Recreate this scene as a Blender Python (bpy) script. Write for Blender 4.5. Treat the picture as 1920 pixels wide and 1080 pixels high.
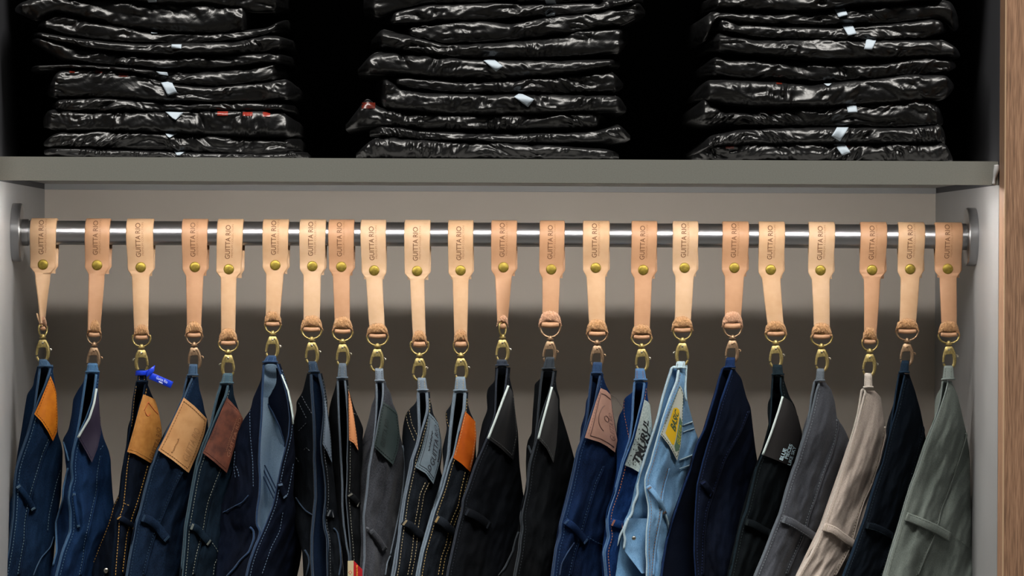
import bpy, math, random
import numpy as np
from mathutils import Vector, Matrix, Euler

for o in list(bpy.data.objects):
    bpy.data.objects.remove(o, do_unlink=True)
scene = bpy.context.scene
COL = scene.collection
rng = np.random.default_rng(7)
random.seed(7)

# ------------------------------------------------------------------ camera
F = 8000.0                      # focal length in pixels of the 1920 px frame
D = 5.333                       # distance camera -> rod plane
VPX, VPY, ROLL = 820.0, 487.0, 0.0045
_a = (960 - VPX) / F
_p = -(540 - VPY) / F
fwd = np.array([math.sin(_a), math.cos(_a), 0.0]); rgt = np.array([math.cos(_a), -math.sin(_a), 0.0]); upv = np.array([0, 0, 1.0])
fwd, upv = math.cos(_p) * fwd + math.sin(_p) * upv, math.cos(_p) * upv - math.sin(_p) * fwd
rgt, upv = math.cos(ROLL) * rgt + math.sin(ROLL) * upv, math.cos(ROLL) * upv - math.sin(ROLL) * rgt
def raydir(px, py):
    px = np.asarray(px, float)[..., None]; py = np.asarray(py, float)[..., None]
    return fwd + rgt * (px - 960) / F + upv * (540 - py) / F
_d0 = raydir(930, 440)
CAMPOS = -_d0 * (D / _d0[1])
def un(px, py, Y):
    """world point at depth Y seen at a picture position"""
    d = raydir(px, py)
    Y = np.asarray(Y, float)
    return CAMPOS + d * ((Y - CAMPOS[1]) / d[..., 1])[..., None]
cd = bpy.data.cameras.new('camera'); cam = bpy.data.objects.new('camera', cd); COL.objects.link(cam)
cd.sensor_width = 36.0; cd.lens = F * 36.0 / 1920.0; cd.clip_start = 0.05; cd.clip_end = 50
M = Matrix(((rgt[0], upv[0], -fwd[0], CAMPOS[0]), (rgt[1], upv[1], -fwd[1], CAMPOS[1]), (rgt[2], upv[2], -fwd[2], CAMPOS[2]), (0, 0, 0, 1)))
cam.matrix_world = M
scene.camera = cam

# ------------------------------------------------------------------ light
LED_POWER = 110.0
CEIL_POWER = 135.0
WORLD = 0.02
w = bpy.data.worlds.new('world'); scene.world = w; w.use_nodes = True
w.node_tree.nodes['Background'].inputs[0].default_value = (0.9, 0.95, 1.0, 1)
w.node_tree.nodes['Background'].inputs[1].default_value = WORLD
def area(name, loc, target, sx, sy, power, color):
    l = bpy.data.lights.new(name, 'AREA'); l.shape = 'RECTANGLE'; l.size = sx; l.size_y = sy; l.energy = power; l.color = color
    o = bpy.data.objects.new(name, l); COL.objects.link(o); o.location = loc
    o.rotation_euler = (Vector(target) - Vector(loc)).to_track_quat('-Z', 'Y').to_euler()
    return o
# store ceiling lamps in the aisle in front of the wardrobe
area('ceiling_lamp', (-0.8, -1.85, 3.6), (-0.3, -0.35, 0), 1.2, 0.9, CEIL_POWER, (1.0, 0.96, 0.9))
area('ceiling_lamp', (0.9, -1.85, 3.6), (0.3, -0.35, 0), 1.2, 0.9, CEIL_POWER, (1.0, 0.96, 0.9))
vs = scene.view_settings
vs.view_transform = 'Standard'; vs.look = 'None'; vs.gamma = 1.0; vs.exposure = 0.0; vs.use_curve_mapping = False

# ------------------------------------------------------------------ helpers
ORI = {}
def lin(c):
    c = np.array(c, float) / 255.0
    return tuple(np.where(c <= 0.04045, c / 12.92, ((c + 0.055) / 1.055) ** 2.4)) + (1.0,)
MATS = {}
def mat(name, color, rough=0.6, metal=0.0, spec=0.5, color2=None, nscale=60.0, stretch=(1, 1, 1), bump=0.0, bscale=300.0,
        coat=0.0, sheen=0.0, emit=None, estr=0.0, detail=3.0, contrast=(0.35, 0.65), bstretch=(1, 1, 1), bdist=0.001):
    if name in MATS: return MATS[name]
    m = bpy.data.materials.new(name); m.use_nodes = True
    nt = m.node_tree; b = nt.nodes['Principled BSDF']
    b.inputs['Base Color'].default_value = lin(color)
    b.inputs['Roughness'].default_value = rough; b.inputs['Metallic'].default_value = metal
    b.inputs['Specular IOR Level'].default_value = spec
    b.inputs['Coat Weight'].default_value = coat; b.inputs['Coat Roughness'].default_value = 0.08
    b.inputs['Sheen Weight'].default_value = sheen
    if emit:
        b.inputs['Emission Color'].default_value = emit; b.inputs['Emission Strength'].default_value = estr
    tc = nt.nodes.new('ShaderNodeTexCoord')
    def noise(scale, st, det):
        mp = nt.nodes.new('ShaderNodeMapping'); mp.inputs['Scale'].default_value = st
        nt.links.new(tc.outputs['Object'], mp.inputs['Vector'])
        n = nt.nodes.new('ShaderNodeTexNoise'); n.inputs['Scale'].default_value = scale; n.inputs['Detail'].default_value = det
        nt.links.new(mp.outputs['Vector'], n.inputs['Vector'])
        return n
    if color2 is not None:
        n = noise(nscale, stretch, detail)
        r = nt.nodes.new('ShaderNodeValToRGB')
        r.color_ramp.elements[0].position = contrast[0]; r.color_ramp.elements[0].color = lin(color)
        r.color_ramp.elements[1].position = contrast[1]; r.color_ramp.elements[1].color = lin(color2)
        nt.links.new(n.outputs['Fac'], r.inputs['Fac']); nt.links.new(r.outputs['Color'], b.inputs['Base Color'])
    if bump > 0:
        n = noise(bscale, bstretch, 4.0)
        bp = nt.nodes.new('ShaderNodeBump'); bp.inputs['Strength'].default_value = bump; bp.inputs['Distance'].default_value = bdist
        nt.links.new(n.outputs['Fac'], bp.inputs['Height']); nt.links.new(bp.outputs['Normal'], b.inputs['Normal'])
    MATS[name] = m
    return m

def tag(o, label, cat, group=None, kind=None):
    if label: o['label'] = label
    if cat: o['category'] = cat
    if group: o['group'] = group
    if kind: o['kind'] = kind
    return o
def thing(name, loc, label, cat, group=None):
    o = bpy.data.objects.new(name, None); COL.objects.link(o); o.empty_display_size = 0.02
    o.location = loc; ORI[o] = np.array(loc, float)
    return tag(o, label, cat, group)
def obj(name, V, Fc, m, parent=None, smooth=True, angle=None, loc=None, mats=None):
    """one mesh object; V in world coordinates"""
    V = np.asarray(V, float).reshape(-1, 3)
    me = bpy.data.meshes.new(name)
    base = ORI[parent] if parent is not None else (np.array(loc, float) if loc is not None else V.mean(0))
    me.from_pydata((V - base).tolist(), [], [tuple(int(i) for i in f) for f in Fc])
    for mm in (mats or [m]): me.materials.append(mm)
    me.update()
    if smooth:
        me.polygons.foreach_set('use_smooth', [True] * len(me.polygons))
        if angle: me.set_sharp_from_angle(angle=math.radians(angle))
    o = bpy.data.objects.new(name, me); COL.objects.link(o)
    if parent is not None:
        o.parent = parent; ORI[o] = base
    else:
        o.location = base; ORI[o] = base
    return o
class MB:
    def __init__(s): s.V = []; s.F = []; s.n = 0
    def add(s, V, Fc):
        V = np.asarray(V, float).reshape(-1, 3)
        s.V.append(V); s.F += [tuple(int(i) + s.n for i in f) for f in Fc]; s.n += len(V); return s
    def get(s): return np.concatenate(s.V), s.F
def box(c0, c1):
    x0, y0, z0 = c0; x1, y1, z1 = c1
    V = [(x0, y0, z0), (x1, y0, z0), (x1, y1, z0), (x0, y1, z0), (x0, y0, z1), (x1, y0, z1), (x1, y1, z1), (x0, y1, z1)]
    return V, [(0, 3, 2, 1), (4, 5, 6, 7), (0, 1, 5, 4), (1, 2, 6, 5), (2, 3, 7, 6), (3, 0, 4, 7)]
def gridf(n, m, closed_m=False, closed_n=False, off=0):
    Fc = []
    for i in range(n if closed_n else n - 1):
        for j in range(m if closed_m else m - 1):
            a = off + i * m + j; b = off + i * m + (j + 1) % m
            c = off + ((i + 1) % n) * m + (j + 1) % m; d = off + ((i + 1) % n) * m + j
            Fc.append((a, b, c, d))
    return Fc
def tube(P, r, k=8, closed=False, caps=True, flat=None):
    P = np.asarray(P, float); n = len(P)
    r = np.broadcast_to(np.asarray(r, float), (n,))
    if closed: T = np.roll(P, -1, 0) - np.roll(P, 1, 0)
    else: T = np.gradient(P, axis=0)
    T /= np.linalg.norm(T, axis=1)[:, None] + 1e-12
    ref = np.array([0, 1.0, 0])
    N = np.cross(T, ref); ln = np.linalg.norm(N, axis=1)
    N[ln < 1e-4] = (1, 0, 0); N /= np.linalg.norm(N, axis=1)[:, None]
    B = np.cross(T, N)
    th = np.linspace(0, 2 * np.pi, k, endpoint=False)
    fl = 1.0 if flat is None else flat
    V = P[:, None] + r[:, None, None] * (np.cos(th)[None, :, None] * N[:, None] + fl * np.sin(th)[None, :, None] * B[:, None])
    Fc = gridf(n, k, True, closed)
    if caps and not closed:
        Fc.append(tuple(range(k))[::-1]); Fc.append(tuple((n - 1) * k + i for i in range(k)))
    return V.reshape(-1, 3), Fc
def ribbon(P, Wd, hw, Nn, t, rnd=0.35):
    """strip with rounded edges; Wd width direction, Nn thickness direction"""
    P = np.asarray(P, float); n = len(P)
    Wd = np.broadcast_to(np.asarray(Wd, float), (n, 3)); Nn = np.broadcast_to(np.asarray(Nn, float), (n, 3))
    hw = np.broadcast_to(np.asarray(hw, float), (n,)); t = np.broadcast_to(np.asarray(t, float), (n,))
    e = np.minimum(t * rnd, hw * 0.4)
    cs = []
    for sx, ex, sy, ey in ((-1, 0, -1, 1), (-1, 1, -1, 0), (0, 0, -1, 0), (1, 1, -1, 0), (1, 0, -1, 1), (1, 0, 1, 1), (1, 1, 1, 0), (0, 0, 1, 0), (-1, 1, 1, 0), (-1, 0, 1, 1)):
        cs.append(P + Wd * (sx * (hw - ex * e))[:, None] + Nn * (sy * (t / 2 - ey * e))[:, None])
    V = np.stack(cs, 1); k = V.shape[1]
    Fc = gridf(n, k, True); Fc.append(tuple(range(k))[::-1]); Fc.append(tuple((n - 1) * k + i for i in range(k)))
    return V.reshape(-1, 3), Fc
def lathe(prof, k=24, axis='z'):
    """prof: (r, h) list"""
    th = np.linspace(0, 2 * np.pi, k, endpoint=False); V = []
    for r, h in prof:
        for a in th:
            c, s = r * math.cos(a), r * math.sin(a)
            V.append({'z': (c, s, h), 'x': (h, c, s), 'y': (c, h, s)}[axis])
    n = len(prof); Fc = gridf(n, k, True)
    Fc.append(tuple(range(k))[::-1]); Fc.append(tuple((n - 1) * k + i for i in range(k)))
    return np.array(V), Fc
def resample(P, n):
    P = np.asarray(P, float); s = np.r_[0, np.cumsum(np.linalg.norm(np.diff(P, axis=0), axis=1))]
    t = np.linspace(0, s[-1], n)
    return np.stack([np.interp(t, s, P[:, i]) for i in range(P.shape[1])], 1)
def smooth_poly(P, n, it=6):
    Q = resample(P, n)
    for _ in range(it):
        Q[1:-1] = 0.25 * Q[:-2] + 0.5 * Q[1:-1] + 0.25 * Q[2:]
    return Q
_perm = rng.permutation(512)
_perm = np.concatenate([_perm, _perm, _perm])
_gr = rng.uniform(0, 2 * np.pi, 512)
def perlin(x, y, seed=0):
    x = np.asarray(x, float) + seed * 17.31; y = np.asarray(y, float) + seed * 9.77
    xi = np.floor(x).astype(int); yi = np.floor(y).astype(int); xf = x - xi; yf = y - yi
    u = xf ** 3 * (xf * (xf * 6 - 15) + 10); v = yf ** 3 * (yf * (yf * 6 - 15) + 10)
    def g(ix, iy, dx, dy):
        a = _gr[_perm[(_perm[ix % 512] + iy) % 512]]
        return np.cos(a) * dx + np.sin(a) * dy
    n00 = g(xi, yi, xf, yf); n10 = g(xi + 1, yi, xf - 1, yf); n01 = g(xi, yi + 1, xf, yf - 1); n11 = g(xi + 1, yi + 1, xf - 1, yf - 1)
    return (n00 * (1 - u) + n10 * u) * (1 - v) + (n01 * (1 - u) + n11 * u) * v
def facet(x, y, seed=0):
    """piecewise planar creases: random heights on a skewed triangle lattice"""
    u = np.asarray(x, float) + 0.5 * np.asarray(y, float) + seed * 13.7; v = np.asarray(y, float) + seed * 7.3
    i = np.floor(u).astype(int); j = np.floor(v).astype(int); a = u - i; b = v - j
    def h(ii, jj): return np.sin(_gr[_perm[(_perm[ii % 512] + jj) % 512]])
    h00, h10, h01, h11 = h(i, j), h(i + 1, j), h(i, j + 1), h(i + 1, j + 1)
    lo = h00 + (h10 - h00) * a + (h11 - h10) * b; up = h00 + (h01 - h00) * b + (h11 - h01) * a
    return np.where(a > b, lo, up)
TXT = {}
def text_mesh(s, shear=0.0, bold=0.0, spacing=1.0):
    """(verts2d, faces) centred on x=0..1 along the line, y in units of line length"""
    key = (s, shear, bold, spacing)
    if key in TXT: return TXT[key]
    c = bpy.data.curves.new('t', 'FONT'); c.body = s; c.shear = shear; c.offset = bold; c.resolution_u = 3; c.space_character = spacing
    o = bpy.data.objects.new('t', c); COL.objects.link(o)
    dg = bpy.context.evaluated_depsgraph_get(); dg.update()
    me = bpy.data.meshes.new_from_object(o.evaluated_get(dg))
    V = np.array([v.co[:2] for v in me.vertices]); Fc = [tuple(p.vertices) for p in me.polygons]
    bpy.data.objects.remove(o, do_unlink=True); bpy.data.curves.remove(c); bpy.data.meshes.remove(me)
    V = V - V.min(0); V = V / V[:, 0].max()
    TXT[key] = (V, Fc); return TXT[key]

# ------------------------------------------------------------------ materials of the setting
m_back = mat('back_panel_grey', (216, 207, 197), 0.75, color2=(212, 203, 193), nscale=8, bump=0.05, bscale=900)
m_side = mat('side_panel_grey', (163, 164, 165), 0.42, color2=(158, 159, 160), nscale=10, bump=0.04, bscale=900)
m_shelf = mat('shelf_grey', (128, 129, 122), 0.6, color2=(122, 123, 116), nscale=700, bump=0.08, bscale=1200)
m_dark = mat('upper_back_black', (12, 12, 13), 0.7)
m_upside = mat('upper_side_shade', (60, 61, 66), 0.7)  # side panels darkened in colour to stand in for the upper compartment's shade
def wood():
    m = bpy.data.materials.new('oak_laminate'); m.use_nodes = True; nt = m.node_tree; b = nt.nodes['Principled BSDF']
    tc = nt.nodes.new('ShaderNodeTexCoord')
    mp = nt.nodes.new('ShaderNodeMapping'); mp.inputs['Scale'].default_value = (1, 1, 0.035); nt.links.new(tc.outputs['Object'], mp.inputs['Vector'])
    n1 = nt.nodes.new('ShaderNodeTexNoise'); n1.inputs['Scale'].default_value = 1000; n1.inputs['Detail'].default_value = 6; nt.links.new(mp.outputs['Vector'], n1.inputs['Vector'])
    mp2 = nt.nodes.new('ShaderNodeMapping'); mp2.inputs['Scale'].default_value = (1, 1, 0.02); nt.links.new(tc.outputs['Object'], mp2.inputs['Vector'])
    n2 = nt.nodes.new('ShaderNodeTexNoise'); n2.inputs['Scale'].default_value = 380; n2.inputs['Detail'].default_value = 3; nt.links.new(mp2.outputs['Vector'], n2.inputs['Vector'])
    mx = nt.nodes.new('ShaderNodeMix'); mx.inputs[0].default_value = 0.28
    nt.links.new(n1.outputs['Fac'], mx.inputs[2]); nt.links.new(n2.outputs['Fac'], mx.inputs[3])
    r = nt.nodes.new('ShaderNodeValToRGB'); e = r.color_ramp.elements
    e[0].position = 0.36; e[0].color = lin((122, 93, 72)); e[1].position = 0.64; e[1].color = lin((186, 146, 116))
    k = r.color_ramp.elements.new(0.5); k.color = lin((160, 122, 95))
    nt.links.new(mx.outputs[0], r.inputs['Fac']); nt.links.new(r.outputs['Color'], b.inputs['Base Color'])
    b.inputs['Roughness'].default_value = 0.6
    bp = nt.nodes.new('ShaderNodeBump'); bp.inputs['Strength'].default_value = 0.25; bp.inputs['Distance'].default_value = 0.0006
    nt.links.new(n1.outputs['Fac'], bp.inputs['Height']); nt.links.new(bp.outputs['Normal'], b.inputs['Normal'])
    return m
m_wood = wood()
m_band = mat('oak_edge_band', (205, 172, 138), 0.5)

# ------------------------------------------------------------------ the setting: a built-in wardrobe
YF, YB = -0.22, 0.43
XL = un(24, 436, 0)[0]; XR = un(1829, 443, 0)[0]
ZS0 = un(930, 342.5, YF)[2]; ZS1 = un(930, 298, YF)[2]
ZT = ZS1 + 0.42; ZFL = -1.15
TH = 0.022
def struct(name, V, Fc, m, angle=30):
    return tag(obj(name, V, Fc, m, smooth=False), None, None, kind='structure')
struct('wall_left', *box((XL - TH, YF, ZFL - TH), (XL, YB, ZS0)), m_side)
struct('wall_right', *box((XR, YF, ZFL - TH), (XR + TH, YB, ZS0)), m_side)
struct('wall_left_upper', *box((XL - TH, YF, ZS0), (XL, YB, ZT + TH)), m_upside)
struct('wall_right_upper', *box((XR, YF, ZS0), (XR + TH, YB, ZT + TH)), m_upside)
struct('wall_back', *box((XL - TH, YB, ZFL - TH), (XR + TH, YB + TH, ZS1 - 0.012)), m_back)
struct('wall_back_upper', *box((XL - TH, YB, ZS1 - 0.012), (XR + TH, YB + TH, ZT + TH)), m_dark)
struct('floor_cabinet', *box((XL, YF, ZFL - TH), (XR, YB, ZFL)), m_shelf)
struct('floor', *box((-4, -9, ZFL - 0.06), (4, YF - 0.06, ZFL - 0.02)), mat('store_floor', (92, 90, 86), 0.5, color2=(84, 82, 78), nscale=3))
struct('ceiling', *box((XL, YF, ZT), (XR, YB, ZT + TH)), m_shelf)  # unseen top panel, added to block lamp light from the upper compartment
for i, (x0, x1, xe) in enumerate(((XR + TH, XR + 0.10, XR + TH * 0), (XL - 0.10, XL - TH, XL))):
    sx0, sx1 = (XR + 0.0005, XR + 0.6) if i == 0 else (XL - 0.6, XL - 0.0005)
    t = struct('trim_%d' % (i + 1), *box((sx0, -0.27, ZFL - TH), (sx1, YF - 0.0005, ZT + TH)), m_wood)
    ex = (sx0 - 0.0004, sx0 + 0.001) if i == 0 else (sx1 - 0.001, sx1 + 0.0004)
    obj('edge_band', *box((ex[0], -0.2706, ZFL - TH), (ex[1], -0.266, ZT + TH)), m_band, parent=t, smooth=False)
shelf = thing('shelf', (0, YF, ZS0), 'wide grey laminate shelf board above the steel clothes rod', 'shelf')
shz = ZS1 - 0.0
ZU = ZS0 + 0.0074        # underside of the board behind the front lip
V, Fc = box((XL + 0.0008, YF + 0.012, ZU), (XR - 0.0008, YB - 0.0008, ZS1))
obj('board', V, Fc, mat('shelf_underside_white', (185, 184, 182), 0.55), shelf, smooth=False)
V, Fc = box((XL + 0.0008, YF, ZS0), (XR - 0.0008, YF + 0.0119, ZS1))
obj('front_lip', V, Fc, m_shelf, shelf, smooth=False)
P = smooth_poly(np.array([[1868, 309], [1869.5, 316], [1867, 324], [1864, 335], [1863, 346]]), 14)
obj('caulk_bead', *tube(un(P[:, 0], P[:, 1], np.full(14, YF - 0.001)), 0.0026 * (1 + 0.35 * np.sin(np.linspace(0, 6, 14))), 8), mat('white_caulk', (190, 190, 190), 0.5), shelf)
obj('cover_strip', *box((XL + 0.0008, YB - 0.012, ZS0 - 0.0005), (XR - 0.0008, YB - 0.0008, ZU - 0.0003)), m_side, shelf, smooth=False)
LY = -0.180
led = thing('led_strip_light', (0, LY, ZU), 'slim white LED strip behind the front lip of the grey shelf', 'light')
m_alu = mat('aluminium', (190, 190, 192), 0.35, 1.0)
obj('channel', *box((XL + 0.043, LY - 0.0068, ZU - 0.0012), (XR - 0.043, LY + 0.0068, ZU - 0.0002)), m_alu, led, smooth=False)
m_led = mat('led_diffuser', (255, 255, 255), 0.5, emit=(1.0, 0.955, 0.9, 1), estr=LED_POWER)
th_ = np.linspace(np.pi, 2 * np.pi, 9); mb = MB()
V = np.array([(x, LY + 0.0052 * math.cos(a), ZU - 0.0012 + 0.0040 * math.sin(a)) for x in (XL + 0.045, XR - 0.045) for a in th_])
obj('diffuser', V, gridf(2, 9, True) + [tuple(range(9)), tuple(range(9, 18))[::-1]], m_led, led, smooth=False)

# ------------------------------------------------------------------ rod
R_ROD = 0.0150
m_steel = mat('brushed_steel', (178, 180, 184), 0.3, 1.0, bump=0.12, bscale=500, bstretch=(1, 1, 1), bdist=0.0002)
m_steel2 = mat('brushed_steel_flange', (165, 166, 168), 0.3, 1.0, bump=0.15, bscale=700, bstretch=(12, 1, 1), bdist=0.0003)
rod = thing('clothes_rod', (0, 0, 0), 'polished steel clothes rod spanning the wardrobe', 'clothes rod')
V, Fc = lathe([(R_ROD, XL + 0.010), (R_ROD, -0.3), (R_ROD, 0), (R_ROD, 0.3), (R_ROD, XR - 0.010)], 48, 'x')
obj('tube', V, Fc, m_steel, rod, angle=40)
for s, xw in ((1, XL), (-1, XR)):
    RF = 0.0365
    prof = [(RF * 0.99, 0.0002), (RF, 0.001), (RF, 0.0105), (RF - 0.0012, 0.0118), (0.020, 0.012), (0.0195, 0.0121), (R_ROD + 0.0016, 0.0121), (R_ROD + 0.0016, 0.020), (R_ROD + 0.0002, 0.0203)]
    V, Fc = lathe(prof, 64, 'x'); V[:, 0] = xw + s * V[:, 0]
    fl = obj('flange', V, Fc, m_steel2, rod, angle=40)

# ------------------------------------------------------------------ black packages
m_plastic = None
def plastic():
    m = bpy.data.materials.new('black_plastic_film'); m.use_nodes = True; nt = m.node_tree; b = nt.nodes['Principled BSDF']
    b.inputs['Base Color'].default_value = (0.0055, 0.0056, 0.006, 1); b.inputs['Roughness'].default_value = 0.36
    b.inputs['Specular IOR Level'].default_value = 0.6
    tc = nt.nodes.new('ShaderNodeTexCoord')
    nA = nt.nodes.new('ShaderNodeTexNoise'); nA.inputs['Scale'].default_value = 25; nt.links.new(tc.outputs['Object'], nA.inputs['Vector'])
    va = nt.nodes.new('ShaderNodeVectorMath'); va.operation = 'MULTIPLY_ADD'; va.inputs[1].default_value = (0.05, 0.05, 0.05)
    nt.links.new(nA.outputs['Color'], va.inputs[0]); nt.links.new(tc.outputs['Object'], va.inputs[2])
    vo = nt.nodes.new('ShaderNodeTexVoronoi'); vo.feature = 'DISTANCE_TO_EDGE'; vo.inputs['Scale'].default_value = 48; nt.links.new(va.outputs[0], vo.inputs['Vector'])
    n2 = nt.nodes.new('ShaderNodeTexNoise'); n2.inputs['Scale'].default_value = 90; n2.inputs['Detail'].default_value = 3; nt.links.new(va.outputs[0], n2.inputs['Vector'])
    ad = nt.nodes.new('ShaderNodeMath'); ad.operation = 'MULTIPLY_ADD'; ad.inputs[1].default_value = 0.9; nt.links.new(n2.outputs['Fac'], ad.inputs[0]); nt.links.new(vo.outputs['Distance'], ad.inputs[2])
    bp = nt.nodes.new('ShaderNodeBump'); bp.inputs['Strength'].default_value = 0.3; bp.inputs['Distance'].default_value = 0.003
    nt.links.new(ad.outputs[0], bp.inputs['Height']); nt.links.new(bp.outputs['Normal'], b.inputs['Normal'])
    return m
m_plastic = plastic()
m_sticker = mat('pale_sticker', (172, 185, 196), 0.6)
m_print2 = mat('dull_red_print', (88, 28, 18), 0.3)
m_print = mat('orange_red_print', (136, 40, 28), 0.3)
STK = {
 'left': (0, 3.0, [
  ([(225, 840), (400, 836), (700, 848), (1000, 860), (1500, 872), (1720, 856)], [(225, 856), (400, 884), (1000, 888), (1500, 890), (1720, 888)]),
  ([(222, 800), (330, 745), (560, 735), (950, 745), (1400, 780), (1600, 788), (1682, 780)], [(222, 806), (300, 826), (500, 832), (950, 852), (1400, 872), (1600, 876), (1682, 835)]),
  ([(218, 660), (262, 622), (600, 630), (950, 625), (1200, 620), (1560, 622), (1675, 690)], [(218, 700), (350, 735), (560, 732), (950, 745), (1450, 768), (1640, 762), (1675, 730)]),
  ([(270, 582), (350, 560), (500, 548), (700, 560), (1000, 585), (1400, 580), (1650, 592)], [(270, 590), (350, 620), (500, 626), (900, 628), (1400, 622), (1650, 612)]),
  ([(245, 490), (330, 396), (520, 385), (740, 410), (900, 458), (1000, 478), (1200, 490), (1500, 465), (1620, 450), (1675, 495)], [(245, 522), (320, 545), (600, 545), (900, 568), (1200, 574), (1500, 565), (1620, 548), (1675, 505)]),
  ([(150, 376), (400, 365), (700, 383), (900, 398), (1100, 405), (1400, 378), (1570, 355), (1600, 385)], [(150, 382), (500, 380), (750, 402), (900, 452), (1000, 474), (1200, 490), (1500, 458), (1600, 410)]),
  ([(155, 212), (300, 225), (500, 278), (700, 310), (900, 320), (1200, 315), (1500, 300), (1632, 315)], [(155, 216), (230, 265), (350, 340), (600, 362), (900, 386), (1200, 385), (1500, 352), (1632, 335)]),
  ([(165, 178), (400, 215), (600, 238), (800, 250), (1000, 242), (1300, 238), (1500, 198), (1640, 222)], [(165, 182), (300, 225), (500, 270), (800, 302), (1000, 308), (1300, 302), (1500, 288), (1640, 240)]),
  ([(190, 128), (360, 75), (500, 118), (700, 150), (900, 188), (1200, 190), (1500, 160), (1612, 100)], [(190, 135), (300, 170), (400, 205), (700, 240), (1000, 245), (1300, 232), (1500, 195), (1612, 140)]),
  ([(60, 36), (200, -10), (300, -15), (600, -20), (900, 15), (1200, 10), (1425, 40)], [(60, 44), (200, 110), (310, 60), (500, 102), (700, 152), (1000, 186), (1200, 196), (1425, 165)]),
  ([(330, -60), (600, -80), (900, -80), (1300, -80), (1605, -40)], [(330, 0), (600, -10), (900, 18), (1200, 20), (1420, 60), (1530, 62), (1605, 25)]),
 ]),
 'middle': (600, 3.0, [
  ([(198, 862), (300, 785), (400, 775), (700, 800), (1000, 802), (1300, 820), (1600, 842), (1692, 862)], [(198, 872), (300, 890), (400, 892), (1000, 893), (1600, 896), (1692, 880)]),
  ([(275, 735), (350, 705), (600, 740), (1000, 755), (1400, 750), (1580, 735), (1680, 700), (1757, 762)], [(275, 750), (450, 775), (600, 785), (900, 800), (1300, 806), (1600, 800), (1757, 770)]),
  ([(138, 705), (220, 612), (260, 548), (330, 610), (500, 637), (900, 650), (1300, 640), (1550, 630), (1625, 665)], [(138, 714), (300, 700), (600, 725), (1000, 730), (1300, 722), (1550, 715), (1625, 680)]),
  ([(308, 480), (360, 432), (450, 500), (600, 525), (900, 530), (1200, 530), (1500, 538), (1690, 545), (1735, 605)], [(308, 560), (400, 612), (700, 640), (1000, 642), (1400, 632), (1690, 622), (1735, 612)]),
  ([(380, 440), (500, 430), (650, 445), (800, 460), (900, 460), (1200, 435), (1640, 404), (1718, 465)], [(380, 450), (480, 495), (700, 518), (1000, 525), (1400, 525), (1650, 515), (1718, 470)]),
  ([(208, 388), (300, 300), (400, 290), (700, 325), (1000, 335), (1400, 340), (1700, 338)], [(208, 396), (300, 412), (450, 418), (700, 436), (1000, 450), (1400, 418), (1700, 352)]),
  ([(285, 225), (340, 165), (500, 200), (700, 255), (1000, 240), (1300, 212), (1450, 170), (1730, 162), (1748, 195)], [(285, 235), (400, 270), (500, 292), (800, 325), (1200, 330), (1500, 312), (1700, 285), (1748, 205)]),
  ([(450, 165), (700, 122), (900, 112), (1050, 135), (1300, 92), (1600, 60), (1800, 14), (1842, 52)], [(450, 172), (550, 215), (700, 244), (900, 240), (1100, 224), (1400, 188), (1700, 135), (1842, 62)]),
  ([(355, 95), (450, 60), (600, 28), (1000, 14), (1300, 24), (1600, 10), (1830, -20)], [(355, 125), (500, 132), (600, 125), (900, 112), (1200, 92), (1500, 72), (1830, 0)]),
  ([(240, -20), (400, -70), (1000, -80), (1500, -80), (1640, -30)], [(240, 40), (330, 90), (450, 55), (600, 22), (1000, 8), (1300, 18), (1640, -5)]),
 ]),
 'right': (1240, 2.819, [
  ([(185, 822), (240, 772), (400, 760), (700, 756), (1000, 765), (1300, 750), (1500, 756), (1572, 850)], [(185, 846), (300, 856), (500, 857), (1000, 858), (1500, 864), (1572, 866)]),
  ([(188, 800), (260, 722), (400, 690), (700, 675), (1000, 675), (1300, 680), (1490, 660), (1532, 735)], [(188, 808), (300, 768), (500, 760), (900, 758), (1200, 752), (1400, 752), (1532, 750)]),
  ([(168, 580), (240, 515), (330, 598), (600, 590), (900, 560), (1100, 540), (1390, 520), (1480, 570), (1518, 625)], [(168, 620), (250, 655), (330, 655), (600, 668), (900, 670), (1200, 672), (1450, 668), (1518, 645)]),
  ([(192, 505), (230, 430), (380, 425), (600, 435), (800, 455), (1000, 430), (1300, 395), (1500, 398), (1575, 440)], [(192, 512), (290, 540), (500, 562), (850, 565), (1100, 548), (1400, 525), (1500, 520), (1575, 455)]),
  ([(225, 352), (280, 304), (600, 325), (900, 345), (1200, 330), (1400, 290), (1585, 332)], [(225, 375), (400, 415), (700, 428), (1000, 425), (1300, 402), (1500, 385), (1585, 340)]),
  ([(248, 232), (290, 174), (500, 215), (800, 205), (1000, 210), (1200, 215), (1500, 215), (1610, 280)], [(248, 246), (320, 270), (500, 285), (800, 312), (1100, 308), (1400, 295), (1610, 284)]),
  ([(262, 118), (330, 95), (400, 125), (600, 138), (900, 150), (1200, 130), (1450, 100), (1535, 130)], [(262, 125), (330, 165), (500, 195), (800, 208), (1100, 212), (1400, 198), (1535, 150)]),
  ([(185, 120), (280, 60), (600, 75), (900, 62), (1200, 30), (1480, 0), (1545, 15), (1600, 95)], [(185, 190), (235, 225), (290, 92), (400, 122), (700, 130), (1000, 130), (1300, 115), (1500, 100), (1560, 160), (1600, 130)]),
  ([(240, 0), (400, -60), (1000, -60), (1400, -60), (1520, -20)], [(240, 40), (500, 48), (800, 58), (1000, 25), (1300, 10), (1520, -8)]),
 ]),
}
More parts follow.
